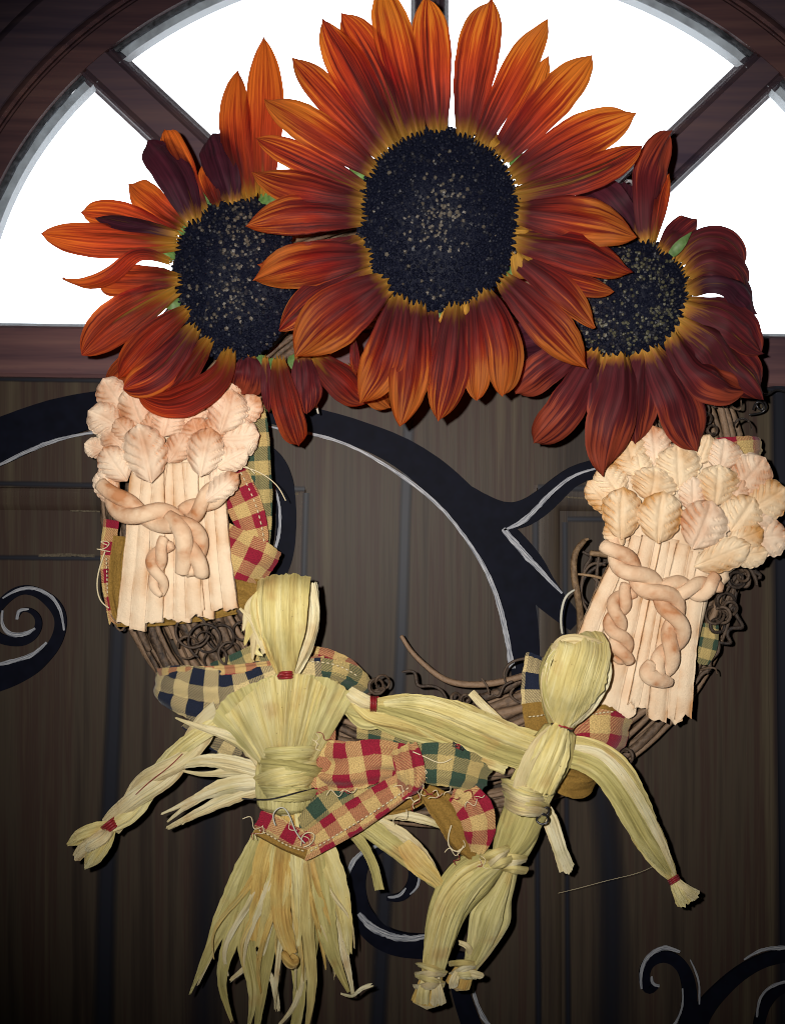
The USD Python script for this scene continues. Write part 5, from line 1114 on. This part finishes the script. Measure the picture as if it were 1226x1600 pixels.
stitches(rb, [(440, 1038, .084), (480, 1034, .082), (510, 1036, .08), (545, 1048, .074), (560, 1058, .068)], .08, 16)
cloth(rb, 'under_patch', [(300, 1118, .05), (340, 1150, .046), (380, 1172, .046)], [50, 50, 30], .05, BLUE, 13, uvs=40)
fray(rb, [(258, 1086), (275, 1105), (292, 1120)], .058, 1.2)
# the bow
rb = Thing('ribbon_bow', 'knotted patchwork gingham bow with frayed tails between the dolls', 'bow', W(630, 1290, 0.08))
cloth(rb, 'under_loop', [(560, 1130, .066), (610, 1140, .072), (665, 1165, .070)], [46, 44, 30], .07, TEAL, 20, uvs=40)
cloth(rb, 'under_loop', [(640, 1145, .074), (665, 1152, .078), (690, 1172, .074)], [36, 40, 30], .074, TEAL, 21, uvs=40)
cloth(rb, 'red_loop', [(508, 1130, .088), (505, 1165, .092), (500, 1210, .094), (502, 1236, .092)], [30, 36, 34, 26], .09, RED, 22, uvs=42)
cloth(rb, 'red_loop', [(500, 1194, .09), (540, 1198, .099), (590, 1190, .099), (636, 1196, .09)], [78, 74, 64, 56], .095, RED, 23, uvs=42, fold=0.24)
cloth(rb, 'green_tail', [(625, 1205, .088), (570, 1228, .090), (520, 1258, .091), (472, 1298, .092)], [26, 42, 52, 34], .09, TEAL, 24, uvs=42)
cloth(rb, 'green_loop', [(640, 1196, .088), (680, 1194, .099), (720, 1200, .099), (760, 1210, .090)], [46, 62, 62, 58], .095, TEAL, 25, uvs=40)
cloth(rb, 'gold_tail', [(664, 1236, .086), (695, 1266, .09), (715, 1300, .092), (738, 1338, .092)], [22, 44, 42, 14], .09, GOLD, 26, fold=0.3)
cloth(rb, 'gold_under', [(590, 1262, .082), (630, 1255, .084), (665, 1240, .082)], [24, 30, 22], .08, GOLD, 30, fold=0.3)
cloth(rb, 'red_tail', [(708, 1236, .09), (732, 1252, .095), (748, 1286, .096), (745, 1332, .094)], [30, 54, 48, 18], .09, RED, 27, uvs=42, fold=0.3)
cloth(rb, 'red_tail', [(650, 1212, .095), (608, 1236, .098), (545, 1276, .098), (478, 1324, .098)], [30, 36, 38, 36], .098, RED, 28, uvs=42)
cloth(rb, 'red_tail', [(484, 1320, .098), (455, 1308, .099), (428, 1292, .098), (404, 1280, .096)], [34, 32, 32, 26], .098, RED, 29, uvs=42)
cloth(rb, 'gold_hem', [(656, 1226, .099), (618, 1254, .102), (555, 1296, .102), (476, 1338, .102)], [11, 12, 13, 13], .1, RED, 31, uvs=44, fold=0.05)
cloth(rb, 'gold_hem', [(478, 1336, .102), (450, 1326, .102), (425, 1314, .101), (398, 1300, .099)], [13, 12, 12, 12], .1, GOLD, 32, fold=0.05)
stitches(rb, [(650, 1222, .102), (612, 1250, .104), (550, 1290, .104), (482, 1332, .104)], .1, 26)
stitches(rb, [(474, 1330, .104), (450, 1322, .104), (425, 1308, .103), (402, 1296, .101)], .1, 12)
cloth(rb, 'knot', [(632, 1166, .098), (638, 1192, .106), (642, 1216, .106), (634, 1236, .098)], [36, 44, 42, 30], .1, RED, 33, uvs=46, fold=0.35)
r_ = np.random.RandomState(9)
for (x, y) in [(495, 1150), (530, 1235), (640, 1240), (665, 1245), (700, 1245), (745, 1250), (720, 1330), (748, 1345), (655, 1200), (410, 1285), (468, 1300), (640, 1262)]:
    for k in range(3):
        a = r_.rand() * 6.28; L = r_.uniform(14, 34)
        x0, y0 = x + r_.uniform(-10, 10), y + r_.uniform(-8, 8)
        fray(rb, [(x0, y0), (x0 + L * .4 * math.cos(a), y0 + L * .4 * math.sin(a) + 3), (x0 + L * .7 * math.cos(a + .7), y0 + L * .7 * math.sin(a + .7)), (x0 + L * math.cos(a + .4), y0 + L * math.sin(a + .4))], 0.103 if y < 1290 else 0.1, 0.55, CREAM if k % 3 else REDT)
fray(rb, [(645, 1175), (668, 1185), (690, 1192), (705, 1186)], .106)
fray(rb, [(705, 1290), (700, 1310), (704, 1326), (718, 1330), (724, 1322)], .1, 1.0)
fray(rb, [(430, 1290), (428, 1270), (440, 1262), (452, 1275), (462, 1300), (476, 1318)], .108, 1.0, RAFFIA)
fray(rb, [(470, 1322), (478, 1302), (490, 1304), (486, 1318), (474, 1324)], .106, 0.8)
# pieces beside the second doll
rb = Thing('gingham_ribbon', 'navy and gold ribbon scrap beside the head of the right husk doll', 'ribbon', W(845, 1170, 0.06), 'patchwork ribbons wound round the wreath')
cloth(rb, 'navy_patch', [(842, 1026, .058), (838, 1060, .066), (838, 1100, .068)], [44, 46, 46], .06, BLUE, 40, uvs=44, nv=24)
cloth(rb, 'gold_patch', [(838, 1098, .072), (842, 1125, .075), (852, 1162, .070)], [46, 46, 44], .07, GOLD, 41, nv=24)
stitches(rb, [(826, 1120, .081), (845, 1118, .082), (862, 1112, .08)], .08, 6)
rb = Thing('gingham_ribbon', 'red and gold checked ribbon loop at the lower right of the wreath', 'ribbon', W(930, 1190, 0.06), 'patchwork ribbons wound round the wreath')
cloth(rb, 'red_loop', [(885, 1150, .07), (915, 1146, .079), (950, 1148, .078), (976, 1152, .062)], [74, 76, 72, 56], .07, RED, 42, uvs=48)
cloth(rb, 'gold_hem', [(915, 1116, .076), (935, 1112, .079), (962, 1112, .072)], [20, 20, 14], .07, GOLD, 43, nv=20)
stitches(rb, [(918, 1118, .083), (940, 1114, .084), (960, 1112, .08)], .08, 7)
rb = Thing('gold_ribbon', 'ochre cotton ribbon scrap under the arm of the right husk doll', 'ribbon', W(880, 1245, 0.06), 'patchwork ribbons wound round the wreath')
cloth(rb, 'gold_patch', [(862, 1206, .074), (885, 1216, .078), (910, 1222, .074), (930, 1216, .06)], [30, 52, 46, 24], .07, GOLD, 44, fold=0.4, nv=24)
rb = Thing('gingham_ribbon', 'faded red edged ribbon behind the top of the right dough sheaf', 'ribbon', W(1160, 710, 0.06), 'patchwork ribbons wound round the wreath')
cloth(rb, 'red_edge', [(1100, 704, .064), (1140, 700, .067), (1168, 698, .064), (1186, 698, .05)], [34, 34, 32, 30], .06, RED, 45, uvs=50, nv=24)
rb = Thing('gingham_ribbon', 'green patterned ribbon scrap at the right edge behind the tilted dough sheaf', 'ribbon', W(1105, 1040, 0.05), 'patchwork ribbons wound round the wreath')
cloth(rb, 'green_patch', [(1108, 975, .055), (1104, 1005, .058), (1094, 1035, .055)], [30, 36, 22], .05, TEAL, 46, uvs=30, nv=24)

# ------------------------------------------------------------------ loose strings and wire
lone('cord', tube([(490, 622, .05), (494, 634, .052), (497, 646, .05)], [1.6, 1.8, 1.4], ns=6, nv=24), RAFFIA, 'short pale cord end hanging below the left sunflower petals', 'cord')
lone('cord', tube([(897, 922, .058), (886, 930, .06), (878, 950, .06), (876, 970, .058), (878, 990, .055)], [1.6, 1.9, 1.9, 1.6], ns=6, nv=40), RAFFIA, 'pale twisted cord loop beside the upright twig, left of the tilted sheaf', 'cord')
wr = [tube([(1168, 612, .03), (1180, 608, .034), (1190, 614, .034), (1200, 616, .032), (1210, 610, .03), (1226, 612, .028), (1260, 610, .02)], 1.6, ns=6, nv=50),
      tube([(1176, 640, .03), (1184, 628, .034), (1192, 632, .034), (1190, 640, .033), (1182, 634, .033), (1186, 625, .032), (1194, 628, .032), (1196, 638, .03), (1170, 648, .028)], 1.5, ns=6, nv=60)]
for k, m_ in enumerate(wr):
    lone('wire', m_, WIRE, ('thin dark hanging wire running off to the right below the window', 'small dark wire loop under the petals of the right sunflower')[k], 'wire')
lone('hook', tube([(974, 292, .03), (976, 285, .034), (982, 282, .036), (988, 286, .034), (988, 296, .03)], 2.2, ns=8, nv=30), GLUE, 'small clear hook at the lower end of the right window bar', 'hook')
lone('cobweb_thread', tube([(872, 1396, .022), (905, 1388, .028), (950, 1376, .03), (1003, 1362, .028), (1024, 1352, .022)], 0.26, ns=4, nv=40), CREAM, 'single cobweb strand catching light on the door under the right doll', 'cobweb')
for k, (x, y) in enumerate(((845, 1030), (838, 1036), (850, 1022))):
    pass
